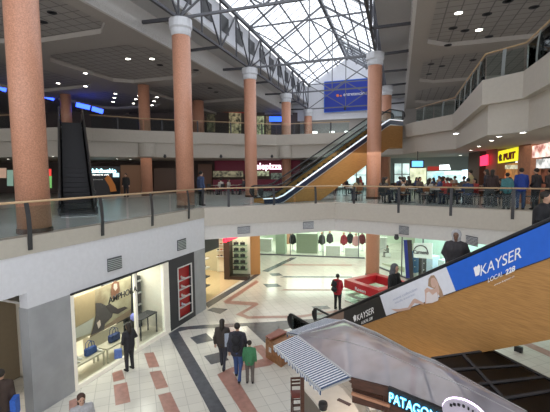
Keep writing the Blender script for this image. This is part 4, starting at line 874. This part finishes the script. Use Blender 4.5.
tag(text_on('shop_sign', 'bata', Vector((*sw(1.9, -.06), 2.75)), Vector((*sw(3.6, -.06), 2.75)), .45, mat('red sign', (.9, .02, .06), .4, emit=1.6), None, ext=.05, bold=.03), 'bright red sign lettering over the shoe shop door', 'sign')
# ================= far glass shop =================
G0 = H(258, 30.4); G1 = H(366, 28.6); GN = (G1-G0).normalized(); GG = Vector((-GN.y, GN.x)); GL = (G1-G0).length
def gw_(s, off=0.0): p_ = G0+GN*s+GG*off; return (p_.x, p_.y)
pale = mat('pale green wall', (.62, .70, .58), .6)
mb = MB(); mb.prism([gw_(-1, 7), gw_(GL+7, 7), gw_(GL+7, 7.2), gw_(-1, 7.2)], 0, 3.4); mb.prism([gw_(-1.2, 0), gw_(-1, 0), gw_(-1, 7), gw_(-1.2, 7)], 0, 3.4); struct('wall_far', mb, pale)
struct('window_22', MB().quad(*[Vector((*gw_(a_), z)) for a_, z in ((-1, 0.05), (GL, 0.05), (GL, 3.4), (-1, 3.4))]), M['shopglass'])
mb = MB()
for s_ in (-1, 2.6, 5.2, 7.9): mb.bar(Vector((*gw_(s_), 0)), Vector((*gw_(s_), 3.4)), .06)
mb.bar(Vector((*gw_(-1), .04)), Vector((*gw_(GL), .04)), .1, .1); struct('window_23', mb, M['steelgrey'])
tag(MB().prism([gw_(1.3, .5), gw_(2.1, .5), gw_(2.1, 1.2), gw_(1.3, 1.2)], 0, 3.4).build('pier', mat('green grey pier', (.40, .48, .38), .6)), 'square green grey pier just inside the far shop glass', 'pier')
tag(MB().prism([gw_(2.9, 1.2), gw_(4.6, 1.2), gw_(4.6, 2.2), gw_(2.9, 2.2)], 0, 1.6).build('service_desk', mat('desk green', (.28, .32, .24), .5)), 'grey green desk inside the far glass shop', 'desk')
def garment(s_, off, m, lab, z=.72, w=.45, grp=None):
    q = Vector((*gw_(s_, off), 0)); t = thing('mannequin', q, lab, 'mannequin', grp); mb = MB(); limb(mb, [q+Vector((0, 0, z)), q+Vector((0, 0, z+.35)), q+Vector((0, 0, z+.55))], [.20, .17, .18])
    for sx in (-1, 1): limb(mb, [q+Vector((sx*.18, 0, z+.55)), q+Vector((sx*.26, 0, z+.2)), q+Vector((sx*.26, 0, z-.05))], [.07, .06, .05])
    remeshed(mb, .05).build('garment', m, t, True); MB().tube([q, q+Vector((0, 0, z))], .03, 6).lathe(q, [(.2, 0), (.2, .03)], 12).build('stand', M['alu'], t); MB().ball(q+Vector((0, 0, z+.82)), .11).build('head', M['skin'], t)
for s_, o_, c_, l_ in ((2.45, 2, BLK, 'mannequin in black beside the green grey pier'), (4.9, 2.2, DGR, 'mannequin in dark grey right of the shop desk'), (5.5, 3, (.05, .04, .05), 'mannequin in black further right of the shop desk'), (6.7, 2.4, (.30, .03, .05), 'mannequin in dark red in the far shop'), (7.2, 3.2, BLK, 'mannequin in black behind the dark red one'), (7.7, 2, (.6, .3, .32), 'mannequin in pink in the far shop'), (8.2, 3, (.12, .02, .03), 'mannequin in maroon next to the pink one')):
    garment(s_, o_, cm(c_), l_)
for s_, o_, hh_, l_ in ((.2, 1.6, 1.0, 'white display block at the left end of the far glass shop'), (5.9, 1.0, .7, 'white display block below the dark mannequins'), (7.4, 1.1, .55, 'low white display block below the pink mannequin'), (9.6, 2.6, 1.2, 'tall white display block behind the seated figure')):
    q_ = gw_(s_, o_); tag(MB().box((q_[0], q_[1], hh_/2), (1.1, .6, hh_), -.2).box((q_[0], q_[1], hh_+.03), (1.16, .66, .05), -.2).build('display_block', M['white']), l_, 'display block')
fp = Vector((*gw_(8.9, 1.2), 0)); person(fp, (0, -1), 1.7, 'stand', (.05, .12, .10), BLK, 'shopper in dark green standing behind the far glass', face=False)
fp = Vector((*gw_(10.1, .9), 0)); person(fp, (-1, 0), 1.2, 'sit', BLK, BLK, 'seated figure in black at the right end of the far glass shop', face=False)
tag(MB().box(fp+Vector((0, 0, .2)), (.4, .4, .28)).build('stool', M['white']), 'white stool under the seated figure in the far glass shop', 'stool')
# ================= right glass shops =================
Q0 = H(382, 25.6); Q1 = H(500, 17.0); QN = (Q1-Q0).normalized(); QG = Vector((-QN.y, QN.x)); QL = (Q1-Q0).length
QG = QG if QG.y > 0 else -QG
def qw(s, off=0.0): p_ = Q0+QN*s+QG*off; return (p_.x, p_.y)
teal = mat('teal wall', (.50, .66, .60), .6)
mb = MB(); mb.prism([qw(-1.5, 4), qw(QL+3, 4), qw(QL+3, 4.2), qw(-1.5, 4.2)], 0, 3.4); struct('wall_right_shop', mb, teal)
struct('window_24', MB().quad(*[Vector((*qw(a_), z)) for a_, z in ((-.5, 0.05), (QL+3, 0.05), (QL+3, 3.4), (-.5, 3.4))]), M['shopglass'])
mb = MB()
for s_ in (-.5, 2.3, 4.2, 6.5, 9): mb.bar(Vector((*qw(s_), 0)), Vector((*qw(s_), 3.4)), .06)
mb.bar(Vector((*qw(-.5), .04)), Vector((*qw(QL+3), .04)), .1, .1); struct('window_25', mb, M['steelgrey'])
QA = Vector(qw(0)); QB = Vector(qw(5))
def sboard(name, pxs, m, off, lab, cat): 
    o = outline(name, pxs, QA, QB, off, .06, m, None); return tag(o, lab, cat)
sboard('counter', [(382, 263), (404, 267), (404, 277), (382, 277)], mat('pale wood counter', (.50, .52, .38), .5), .8, 'pale counter inside the green lit shop right of the salmon column', 'counter')
sboard('poster_column', [(403.5, 240), (406.5, 240), (410, 278), (406, 278)], M['navy'], -.1, 'narrow navy poster at the corner of the right glass shop', 'poster')
sboard('poster_column', [(407, 240), (411, 240), (413, 282), (410, 282)], M['darkgrey'], -.15, 'narrow dark poster next to the navy one', 'poster')
t = thing('shop_sign', Vector((*qw(3.4, -.1), 2.4)), 'white oval shop sign with dark script on the right glass shop', 'sign')
outline('board', [(413.5, 243), (432, 243), (432, 259), (413.5, 257.5)], QA, QB, -.14, .04, mat('sign mint', (.60, .74, .68), .4, emit=.3), t)
text_on('script', 'Carmens', onwall(413.5, 253.5, QA, QB, -.17), onwall(428.5, 254.5, QA, QB, -.17), .22, M['darkgrey'], t, bold=.01)
arc = [onwall(420.5+7*math.cos(a_), 252-6.5*math.sin(a_), QA, QB, -.17) for a_ in [math.pi*k/12 for k in range(13)]]; MB().tube(arc, .03, 6).build('arch', M['darkgrey'], t)
for px, py, c_, l_ in ((416, 267, (.08, .18, .35), 'blue garment display behind the right shop glass'), (425, 266, (.05, .05, .06), 'dark garment display under the script sign'), (433, 263, (.55, .65, .8), 'pale blue garment display right of the script sign'), (445, 262, (.6, .7, .75), 'pale garment display near the hooded rider')):
    q = onwall(px, py, QA, QB, .9); t = thing('display_stand', (q.x, q.y, 0), l_, 'display'); MB().box((q.x, q.y, .95), (.7, .4, 1.3), .6).build('garments', cm(c_), t)
    for z in (.7, 1.1, 1.5): MB().box((q.x, q.y-.22, z), (.6, .03, .06), .6).build('shelf_edge', M['white'], t)
    MB().box((q.x, q.y, .15), (.6, .35, .3), .6).build('foot', M['white'], t)

# ================= food court =================
def sign(A, B, pxs, m, off, lab, s=None, t0=None, t1=None, hgt=.3, tm=None, nm='shop_sign', cat='sign', bold=0):
    p_ = onwall(*pxs[0], A, B, off); t = thing(nm, p_, lab, cat); outline('board', pxs, A, B, off, .08, m, t)
    if s: text_on('lettering', s, onwall(*t0, A, B, off-.03), onwall(*t1, A, B, off-.03), hgt, tm or M['text'], t, bold=bold, ext=.02)
    return t
b = H(240, 38); c = H(338, 37.5); a = H(-60, 36); bl = H(200, 38)
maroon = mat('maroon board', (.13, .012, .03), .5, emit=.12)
T0, T1 = Vector((b.x, b.y)), Vector((c.x, c.y))
sign(T0, T1, [(213, 160.5), (300, 160.5), (300, 174), (213, 174)], maroon, -.3, 'maroon pizza shop header with glowing white name', 'telepizza', (252.5, 169.2), (281.5, 169.2), .62, mat('hot white', (1, .72, .84), .4, emit=1.7), bold=.025)
sign(T0, T1, [(257, 171), (269, 171), (269, 176), (257, 176)], mat('menu green', (.40, .45, .28), .5, emit=.6, noise=.6, scale=3, col2=(.06, .06, .04)), -.5, 'dim lit menu board under the glowing pizza name', nm='menu_board')
sign(T0, T1, [(213, 171), (243, 171), (243, 177), (213, 177)], mat('menu dim', (.26, .24, .15), .5, emit=.4, noise=.6, scale=3, col2=(.03, .03, .025)), -.5, 'dim menu board left of the column at the pizza shop', nm='menu_board')
sign(T0, T1, [(271, 173), (282, 173), (282, 180), (271, 180)], mat('menu grey', (.20, .26, .20), .5, emit=.3, noise=.6, scale=3, col2=(.03, .03, .03)), -.5, 'small grey menu panel at the right of the pizza shop', nm='menu_board')
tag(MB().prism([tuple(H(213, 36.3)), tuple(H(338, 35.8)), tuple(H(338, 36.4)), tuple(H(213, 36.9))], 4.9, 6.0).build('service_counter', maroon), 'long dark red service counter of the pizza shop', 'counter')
K0, K1 = H(85, 31), H(140, 32)
k_ = sign(K0, K1, [(89.5, 166.5), (120, 166.5), (120, 199), (89.5, 199)], M['black'], 1.0, 'black cafe front with glowing cyan name left of centre', 'dulcibuebio', (91, 172.8), (116, 172.8), .36, mat('cyan white', (.5, .9, 1), .4, emit=4))
text_on('small_lettering', 'pasteleria cafe', onwall(91, 175.3, K0, K1, .95), onwall(109, 175.3, K0, K1, .95), .1, M['whitelit'], k_)
outline('lit_box', [(113, 173), (119, 173), (119, 177), (113, 177)], K0, K1, .9, .05, mat('cyan dim', (.4, .7, .8), .4, emit=1.5), k_)
pn = thing('partition_panel', onwall(100, 198, K0, K1, -1), 'dark grey partition with an orange curved band in front of the cafe', 'partition')
outline('panel', [(90.5, 177.5), (106, 177.5), (111, 197.5), (90.5, 198.5)], K0, K1, -1, .1, M['darkgrey'], pn)
outline('orange_band', [(104.5, 178.5), (108, 175), (111, 178), (115, 185), (116.5, 191), (110.5, 192), (109, 186)], K0, K1, -1.06, .06, mat('orange panel', (.65, .22, .03), .5), pn)
text_on('lettering', 'cafeteria', onwall(92, 180, K0, K1, -1.05), onwall(103, 180, K0, K1, -1.05), .09, M['text'], pn)
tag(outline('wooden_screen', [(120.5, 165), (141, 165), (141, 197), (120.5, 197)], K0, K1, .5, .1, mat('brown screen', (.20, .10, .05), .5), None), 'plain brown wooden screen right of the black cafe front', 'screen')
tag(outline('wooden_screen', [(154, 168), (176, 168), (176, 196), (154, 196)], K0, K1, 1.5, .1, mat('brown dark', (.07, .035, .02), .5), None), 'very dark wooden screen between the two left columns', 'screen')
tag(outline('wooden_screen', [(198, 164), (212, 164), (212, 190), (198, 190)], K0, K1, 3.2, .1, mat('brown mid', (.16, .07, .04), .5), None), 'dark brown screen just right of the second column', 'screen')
sign(K0, K1, [(-2, 168), (6, 168), (6, 178), (-2, 178)], mat('poster lit red', (.55, .35, .25), .5, emit=.4), 0, 'dim lit poster at the far left edge of the food court', nm='poster')
sign(K0, K1, [(7, 170), (13, 170), (13, 186), (7, 186)], mat('poster lit green', (.25, .40, .32), .5, emit=.4), 0, 'greenish lit poster left of the huge column', nm='poster')
sign(K0, K1, [(46.5, 169), (51, 169), (51, 176), (46.5, 176)], mat('small red lit', (.8, .05, .04), .5, emit=.8), -.5, 'small red lit sign right of the huge column')
sign(K0, K1, [(48, 176), (51.5, 176), (51.5, 188), (48, 188)], mat('small green lit', (.2, .55, .15), .5, emit=.5), -.5, 'small green lit sign right of the huge column')
# bright windows and shops at the back right
BA, BB = BW0, BW1
day = mat('daylit pane', (.60, .78, .74), .4, emit=1.0, noise=.4, scale=1.2)
def daywin(n, pxs, cols):
    o = outline('window_%d' % n, pxs, BA, BB, .25, .06, day, None); o['kind'] = 'structure'
    m_ = MB(); (x0, y0), (x1, y1) = pxs[0], pxs[2]
    for i in range(cols+1): m_.bar(onwall(x0+(x1-x0)*i/cols, y0, BA, BB, .15), onwall(x0+(x1-x0)*i/cols, y1, BA, BB, .15), .08)
    m_.bar(onwall(x0, (y0+y1)/2, BA, BB, .15), onwall(x1, (y0+y1)/2, BA, BB, .15), .07); struct('window_%d' % (n+1), m_, M['steelgrey'])
daywin(30, [(336, 163), (366.5, 163), (366.5, 187), (336, 187)], 3); daywin(32, [(394, 163.5), (410, 163.5), (410, 185), (394, 185)], 2)
sign(BA, BB, [(410, 168), (426, 168), (426, 186), (410, 186)], mat('menu pale', (.62, .66, .45), .5, emit=1.1, noise=.5, scale=1.5), -.6, 'bright menu wall under the hanging screen', nm='menu_board')
sign(BA, BB, [(427.5, 166.5), (438.5, 166.5), (438.5, 170.5), (427.5, 170.5)], mat('red dim sign', (.5, .04, .03), .5, emit=.4), -1, 'short dull red sign at the back of the food court')
sign(BA, BB, [(439.5, 165), (449, 164.5), (450.5, 169.5), (439.5, 170)], mat('white hot', (.9, .97, 1), .5, emit=1.8), -1, 'glowing white cloud shaped sign at the back of the food court')
sign(BA, BB, [(427, 171.5), (462, 170.5), (462, 190), (427, 190)], mat('shop glow', (.46, .62, .58), .5, emit=.9, noise=.5, scale=1.0), -.8, 'long pale lit shop front at the back of the food court', nm='lit_shop', cat='shop')
for x0, x1, y0, y1, c_ in ((433, 444, 172.5, 181, (.35, .65, .78)), (445, 461, 171.8, 174.5, (.65, .78, .72))): sign(BA, BB, [(x0, y0), (x1, y0), (x1, y1), (x0, y1)], mat('menu %d' % x0, c_, .5, emit=1.3, noise=.5, scale=3), -1, 'lit %s menu panel on the long pale shop front' % ('square' if x0 == 433 else 'strip'), nm='menu_board')
sign(BA, BB, [(462, 170), (467.5, 169.5), (467.5, 190), (462, 190)], mat('blue white lit', (.62, .85, 1), .5, emit=1.8), -1.6, 'tall bluish white lit banner left of the brown pier', nm='light_banner', cat='banner')
tvq = far(418, 168, 24.5); t = thing('hanging_screen', tvq, 'blue television hanging over the food court', 'television')
outline('casing', [(410.8, 159.8), (424.3, 159.8), (424.3, 168.2), (410.8, 168.2)], (0, 24.5), (5, 24.5), 0, .12, M['black'], t); outline('screen', [(412, 161), (423, 161), (423, 166.8), (412, 166.8)], (0, 24.5), (5, 24.5), -.02, .02, M['tv'], t); MB().bar(far(417.5, 160, 24.6), far(417.5, 160, 24.6)+Vector((0, 0, .55)), .05).build('bracket', M['black'], t)
# right hand shop row
pier = mat('salmon pier', (.40, .17, .09), .5, noise=.15)
def rwpier(x0, x1, lab, m, d_=.5, off=-.35):
    a_ = onwall(x0, 175, RW0, RW1, off); b_ = onwall(x1, 175, RW0, RW1, off); n_ = off_line(RW0, RW1, d_)[0]-RW0
    tag(MB().prism([(a_.x, a_.y), (b_.x, b_.y), (b_.x+n_.x, b_.y+n_.y), (a_.x+n_.x, a_.y+n_.y)], 4.9, 7.86).build('pier', m), lab, 'pier')
rwpier(517.5, 530, 'broad salmon brown pier between yellow sign and menu boards', pier); rwpier(485.5, 496.5, 'narrow brown pier left of the yellow sign', mat('brown pier', (.25, .11, .06), .5)); rwpier(468, 479, 'dark brown pier left of the red sign', mat('umber pier', (.12, .06, .04), .5)); rwpier(571, 590, 'salmon pier beyond the menu boards at the right edge', pier)
y_ = sign(RW0, RW1, [(497, 151.8), (517, 147), (517, 160.5), (497, 163.5)], mat('sign yellow', (.75, .68, .02), .4, emit=.9), -.3, 'yellow shop sign with a dark red word and black bird mark', 'PUIT', (503.5, 160.2), (515, 157.8), .36, mat('dark red', (.25, .01, .01), .5), bold=.05)
outline('bird_mark', [(499, 161.5), (498.5, 157), (500, 154), (501.5, 155), (501, 158), (502, 160.5)], RW0, RW1, -.35, .03, M['black'], y_)
sign(RW0, RW1, [(480, 156.5), (487, 154.5), (487, 165), (480, 166)], mat('sign hot red', (.95, .03, .10), .4, emit=1.6), -.6, 'square glowing red sign between the brown piers')
sign(RW0, RW1, [(478.5, 166), (486, 166), (486, 190), (478.5, 190)], mat('cool lit', (.42, .62, .72), .5, emit=.8, noise=.5, scale=2), .3, 'cool lit shop opening under the red sign', nm='lit_shop', cat='shop')
sign(RW0, RW1, [(496.5, 165), (517, 162.5), (517, 190), (496.5, 190)], mat('warm lit', (.42, .22, .08), .5, emit=.45, noise=.6, scale=2), .3, 'warm orange shop opening under the yellow sign', nm='lit_shop', cat='shop')
for x0, y0, x1, y1, c_, l_ in ((505, 165, 516, 169, (.6, .6, .5), 'pale'), (497, 168, 504, 172, (.75, .45, .08), 'yellow'), (500, 173, 507, 178, (.6, .2, .08), 'orange red')):
    sign(RW0, RW1, [(x0, y0), (x1, y0), (x1, y1), (x0, y1)], mat('food %d' % x0, c_, .5, emit=.6, noise=.5, scale=4), .1, 'small %s menu picture in the warm shop opening' % l_, nm='menu_board')
sign(RW0, RW1, [(531, 146.5), (553, 141.5), (553, 156), (531, 158)], mat('board photo', (.66, .60, .55), .5, emit=.9, noise=.7, scale=2.5, col2=(.30, .10, .08)), -.3, 'large lit food picture board at the top right of the food court', nm='menu_board')
sign(RW0, RW1, [(533, 159.5), (553, 158), (553, 168), (533, 168.5)], mat('board white', (.62, .64, .64), .5, emit=.9, noise=.5, scale=3, col2=(.2, .22, .22)), -.1, 'white lit menu list below the large food picture board', nm='menu_board')
sign(RW0, RW1, [(531, 169), (560, 169), (560, 192), (531, 192)], mat('warm dim', (.20, .08, .05), .5, emit=.35, noise=.8, scale=2.5), .4, 'dim warm shop opening at the right edge', nm='lit_shop', cat='shop')
# top gallery shops
BT0, BT1 = Vector((-34, 42.9)), Vector((3, 44.9))
for x0, x1, y0, y1, c_, e_, l_ in ((207, 215, 106, 122, (.10, .09, .05), .25, 'dim'), (229, 241, 110, 124, (.30, .25, .14), .5, 'warm'), (257, 264, 116, 126, (.30, .32, .18), .6, 'greenish'), (266, 271, 116, 127, (.22, .16, .08), .4, 'brownish')):
    sign(BT0, BT1, [(x0, y0), (x1, y0), (x1, y1+10), (x0, y1+10)], mat('top shop %d' % x0, c_, .5, emit=e_, noise=.8, scale=2.2, col2=(.015, .014, .01)), -.2, '%s lit shop window on the top gallery between the columns' % l_, nm='lit_shop', cat='shop')
for x0, x1, y, l_ in ((-3, 6, 88, 'blue neon strip at the very left edge'), (44, 54, 97, 'blue neon strip just right of the huge column'), (76, 90, 106, 'long blue neon strip left of the top gallery railing'), (92, 103, 110, 'short blue neon strip on the top gallery')):
    D = 34 if x1 > 10 else 30; a_ = far(x0, y-1.5, D); b_ = far(x1, y+(1.8 if x1 > 60 else 1.5), D+.5); tag(MB().bar(a_, b_, .15, .38).build('neon_strip', M['bluelamp']), l_, 'neon light')
sign(BT0, BT1, [(222, 108), (256, 110), (256, 114), (222, 112)], mat('dim red header', (.22, .04, .03), .6, emit=.25), -.25, 'dim red header board above the top gallery shop windows')
a_ = far(279, 119, 44); tag(MB().box(a_, (2.2, .2, .55)).build('blue_lit_sign', mat('blue sign', (.03, .12, .8), .5, emit=1.6)), 'blue lit sign on the top gallery left of the slim far column', 'sign')
for px, l_ in ((332, 'leftmost of the white panels under the blue banner'), (347, 'rightmost of the white panels under the blue banner'), (315, 'white panel left of the one under the banner corner')):
    a_ = far(px, 131, 42); tag(MB().box((a_.x, a_.y, 10.6), (.5, .1, 1.0)).build('white_board', M['whitelit']), l_, 'board')

# tables, chairs, diners
ct_ = thing('cafe_table', (0, 0, 0), 'x', 'table'); MB().lathe((0, 0, 0), [(.38, .72), (.40, .735), (.40, .75)], 20).build('table_top', mat('table top', (.30, .28, .25), .3), ct_)
MB().tube([(0, 0, 0), (0, 0, .72)], .035, 8).build('stem', M['steelgrey'], ct_); MB().lathe((0, 0, 0), [(.26, 0), (.26, .02), (.05, .05)], 16).build('foot', M['steelgrey'], ct_)
def mk_chair(m):
    t = thing('cafe_chair', (0, 0, 0), 'x', 'chair'); MB().box((0, 0, .45), (.40, .40, .04)).build('seat', m, t); MB().box((0, -.20, .74), (.38, .03, .26)).build('backrest', m, t)
    for x in (-.17, .17):
        MB().bar((x, .17, 0), (x, .17, .44), .025).build('leg', M['post'], t); MB().bar((x, -.18, 0), (x, -.20, .84), .025).build('leg', M['post'], t)
    return t
chd = mk_chair(mat('chair black', (.03, .03, .032), .4)); chr_ = mk_chair(mat('chair brown', (.22, .09, .04), .4)); used = {}
rnd = random.Random(3)
spots = []
for D, xs in ((20.6, (392, 412, 436)), (19.2, (441, 466)), (18.0, (487, 512)), (22.4, (322, 352, 398, 428, 455)), (24.6, (310, 334, 358, 406, 434, 462, 484)), (27.2, (322, 345, 368, 402, 426, 447)), (30, (215, 235, 300, 330, 352, 398, 418))):
    for px in xs: spots.append((px+rnd.uniform(-2, 2), D+rnd.uniform(-.3, .3)))
cols = [((.02, .02, .025), 'black'), ((.06, .06, .07), 'charcoal'), ((.03, .05, .14), 'navy'), ((.45, .43, .40), 'pale'), ((.30, .03, .03), 'red'), ((.30, .25, .14), 'tan'), ((.10, .08, .07), 'brown')]
def clear_of(x, y, r=.75):
    for c_ in (c4, C3, r1, r2):
        if (Vector((x, y))-Vector((c_.x, c_.y))).length < r: return False
    dv = Vector((x, y))-E2A; tt = dv.dot(E2D); ss = dv.dot(E2S)
    return not (-1.6 < tt < 8.5 and -.6 < ss < 2.2)
def side_of(px): return 'left of the crossing escalator' if px < 290 else ('behind the crossing escalator' if px < 367 else ('between the salmon column and the television' if px < 425 else 'towards the shops at right'))
first = {'t': True, 'd': True, 'r': True}; nd = 0
for i, (px, D) in enumerate(spots):
    q = H(px, D)
    if not clear_of(q.x, q.y, 1.3): continue
    c_ = ct_ if first['t'] else copy_tree(ct_); first['t'] = False
    place(c_, (q.x, q.y, 4.9), 0, 'round grey cafe table in the food court '+side_of(px), 'cafe tables '+side_of(px))
    n = 3 if D < 26 else 2; ph = rnd.uniform(0, 6.28)
    for j_ in range(n):
        an = ph+j_*2*math.pi/n; cx_, cy_ = q.x+.68*math.cos(an), q.y+.68*math.sin(an)
        if not clear_of(cx_, cy_, .8): continue
        # keep on the slab
        red = rnd.random() < .35; src = chr_ if red else chd; kf = 'r' if red else 'd'
        ch = src if first[kf] else copy_tree(src); first[kf] = False
        place(ch, (cx_, cy_, 4.9), an+math.pi/2, '%s cafe chair in the food court %s' % ('brown' if red else 'black', side_of(px)), '%s cafe chairs %s' % ('brown' if red else 'black', side_of(px)))
        if rnd.random() < .62 and nd < 46:
            nd += 1; col, cn = cols[rnd.randrange(len(cols))]; lb = rnd.random() < .5
            person((cx_-.02*math.cos(an), cy_-.02*math.sin(an), 4.9), (-math.cos(an), -math.sin(an)), rnd.uniform(1.62, 1.8), 'sit', col, (.03, .035, .06), 'diner in %s top with %s hair seated %s' % (cn, 'long' if lb else 'short', side_of(px)), hair='long' if lb else 'short', group='diners in %s with %s hair %s' % (cn, 'long' if lb else 'short', side_of(px)), face=False)
# standing guests at the railing on the right
for px, D, f_, h, ps, tp, lg, hr, lab in (
 (522, 16.2, (.3, 1), 1.74, 'stand', (.015, .05, .30), (.05, .08, .18), 'short', 'standing man in a bright blue jacket behind the food court railing at right'),
 (537, 16.0, (-.4, 1), 1.73, 'pockets', (.02, .02, .03), BLK, 'short', 'standing man in black right of the bright blue jacket'),
 (508, 16.2, (.2, 1), 1.55, 'stand', (.06, .20, .22), DGR, 'short', 'shorter guest in a teal top behind the food court railing'),
 (551, 16.0, (-.2, 1), 1.70, 'phone', (.04, .03, .03), BLK, 'short', 'dark dressed guest at the far right end of the food court railing'),
 (487, 18.4, (-.6, .4), 1.72, 'pockets', (.03, .03, .035), BLK, 'long', 'guest in a dark coat standing under the red sign'),
 (493, 17.8, (.5, .6), 1.70, 'stand', (.05, .03, .03), BLK, 'long', 'guest in dark brown standing beside the narrow brown pier'),
 (471, 19.8, (-.5, .5), 1.70, 'stand', (.42, .38, .22), DGR, 'short', 'guest in a pale yellow top standing left of the red sign'),
 (201, 19.6, (.6, .6), 1.76, 'stand', (.05, .08, .17), DGR, 'short', 'man in a dark blue jumper standing right of the second column'),
 (126, 28.0, (.0, -1), 1.72, 'stand', (.02, .02, .02), BLK, 'short', 'waiter in black in front of the brown wooden screen')):
    q = H(px, D); person((q.x, q.y, 4.9), f_, h, ps, tp, lg, lab, hair=hr, face=False)
# ================= light =================
w = bpy.data.worlds.new('world'); SC.world = w; w.use_nodes = True; bg = w.node_tree.nodes['Background']
sky = w.node_tree.nodes.new('ShaderNodeTexSky'); sky.sky_type = 'HOSEK_WILKIE' if hasattr(sky, 'turbidity') else 'NISHITA'
bg.inputs[0].default_value = (.95, .97, 1.0, 1); bg.inputs[1].default_value = 1.7
def area(loc, sx, sy, power, col=(1, .95, .86), rot=(0, 0, 0)):  # broad fill added to brighten halls and shops, standing in for their lamps
    l = bpy.data.lights.new('fill_light', 'AREA'); l.shape = 'RECTANGLE'; l.size = sx; l.size_y = sy; l.energy = power; l.color = col
    o = bpy.data.objects.new('fill_light', l); COL.objects.link(o); o.location = loc; o.rotation_euler = rot; return o
area((7, 24, 7.8), 9, 6, 150, (1, .90, .76)); area((12.5, 17, 7.8), 4, 5, 50, (1, .88, .72)); area((-8, 30, 7.8), 10, 3, 60, (1, .85, .7))
q = W3(13.2, 1.4, 2.98); area(q, 1.6, 3.4, 120, (1, .95, .86), (0, 0, tr-math.pi/2))
q = W3(13.2, .5, 2.98); area(q, .4, 3.4, 35, (1, .95, .86), (0, 0, tr-math.pi/2))
q = sw(2.6, 2.5); area((q[0], q[1], 3.36), 4, 3.5, 190, (1, .88, .68)); q = ww(.5, .3); area((q[0], q[1], 3.3), .8, .4, 22, (1, .92, .75))
q = gw_(5, 3.5); area((q[0], q[1], 3.36), 10, 5, 520, (.88, 1, .88)); q = qw(4, 2); area((q[0], q[1], 3.36), 3, 8, 260, (.80, 1, .96))
area((3, 25, 3.36), 8, 6, 170, (1, .97, .86)); area((9.5, 18.5, 3.36), 4, 4, 110, (1, .97, .88))
area((-14, 20, 13.35), 14, 18, 90, (1, .9, .8)); area((17, 24, 13.35), 10, 18, 120, (1, .92, .84)); area((4, 38, 13.0), 10, 5, 60, (1, .92, .85))
area((2.6, 7.6, 2.5), 1.2, 1.2, 26, (1, .8, .6))  # fill added under the canopy to lift the dim counter
SC.view_settings.view_transform = 'Standard'; SC.view_settings.look = 'None'; SC.view_settings.gamma = 1; SC.view_settings.exposure = 0.42; SC.view_settings.use_curve_mapping = False
SC.cycles.max_bounces = 8; SC.cycles.transparent_max_bounces = 24; SC.cycles.use_denoising = True; SC.cycles.sample_clamp_indirect = 6
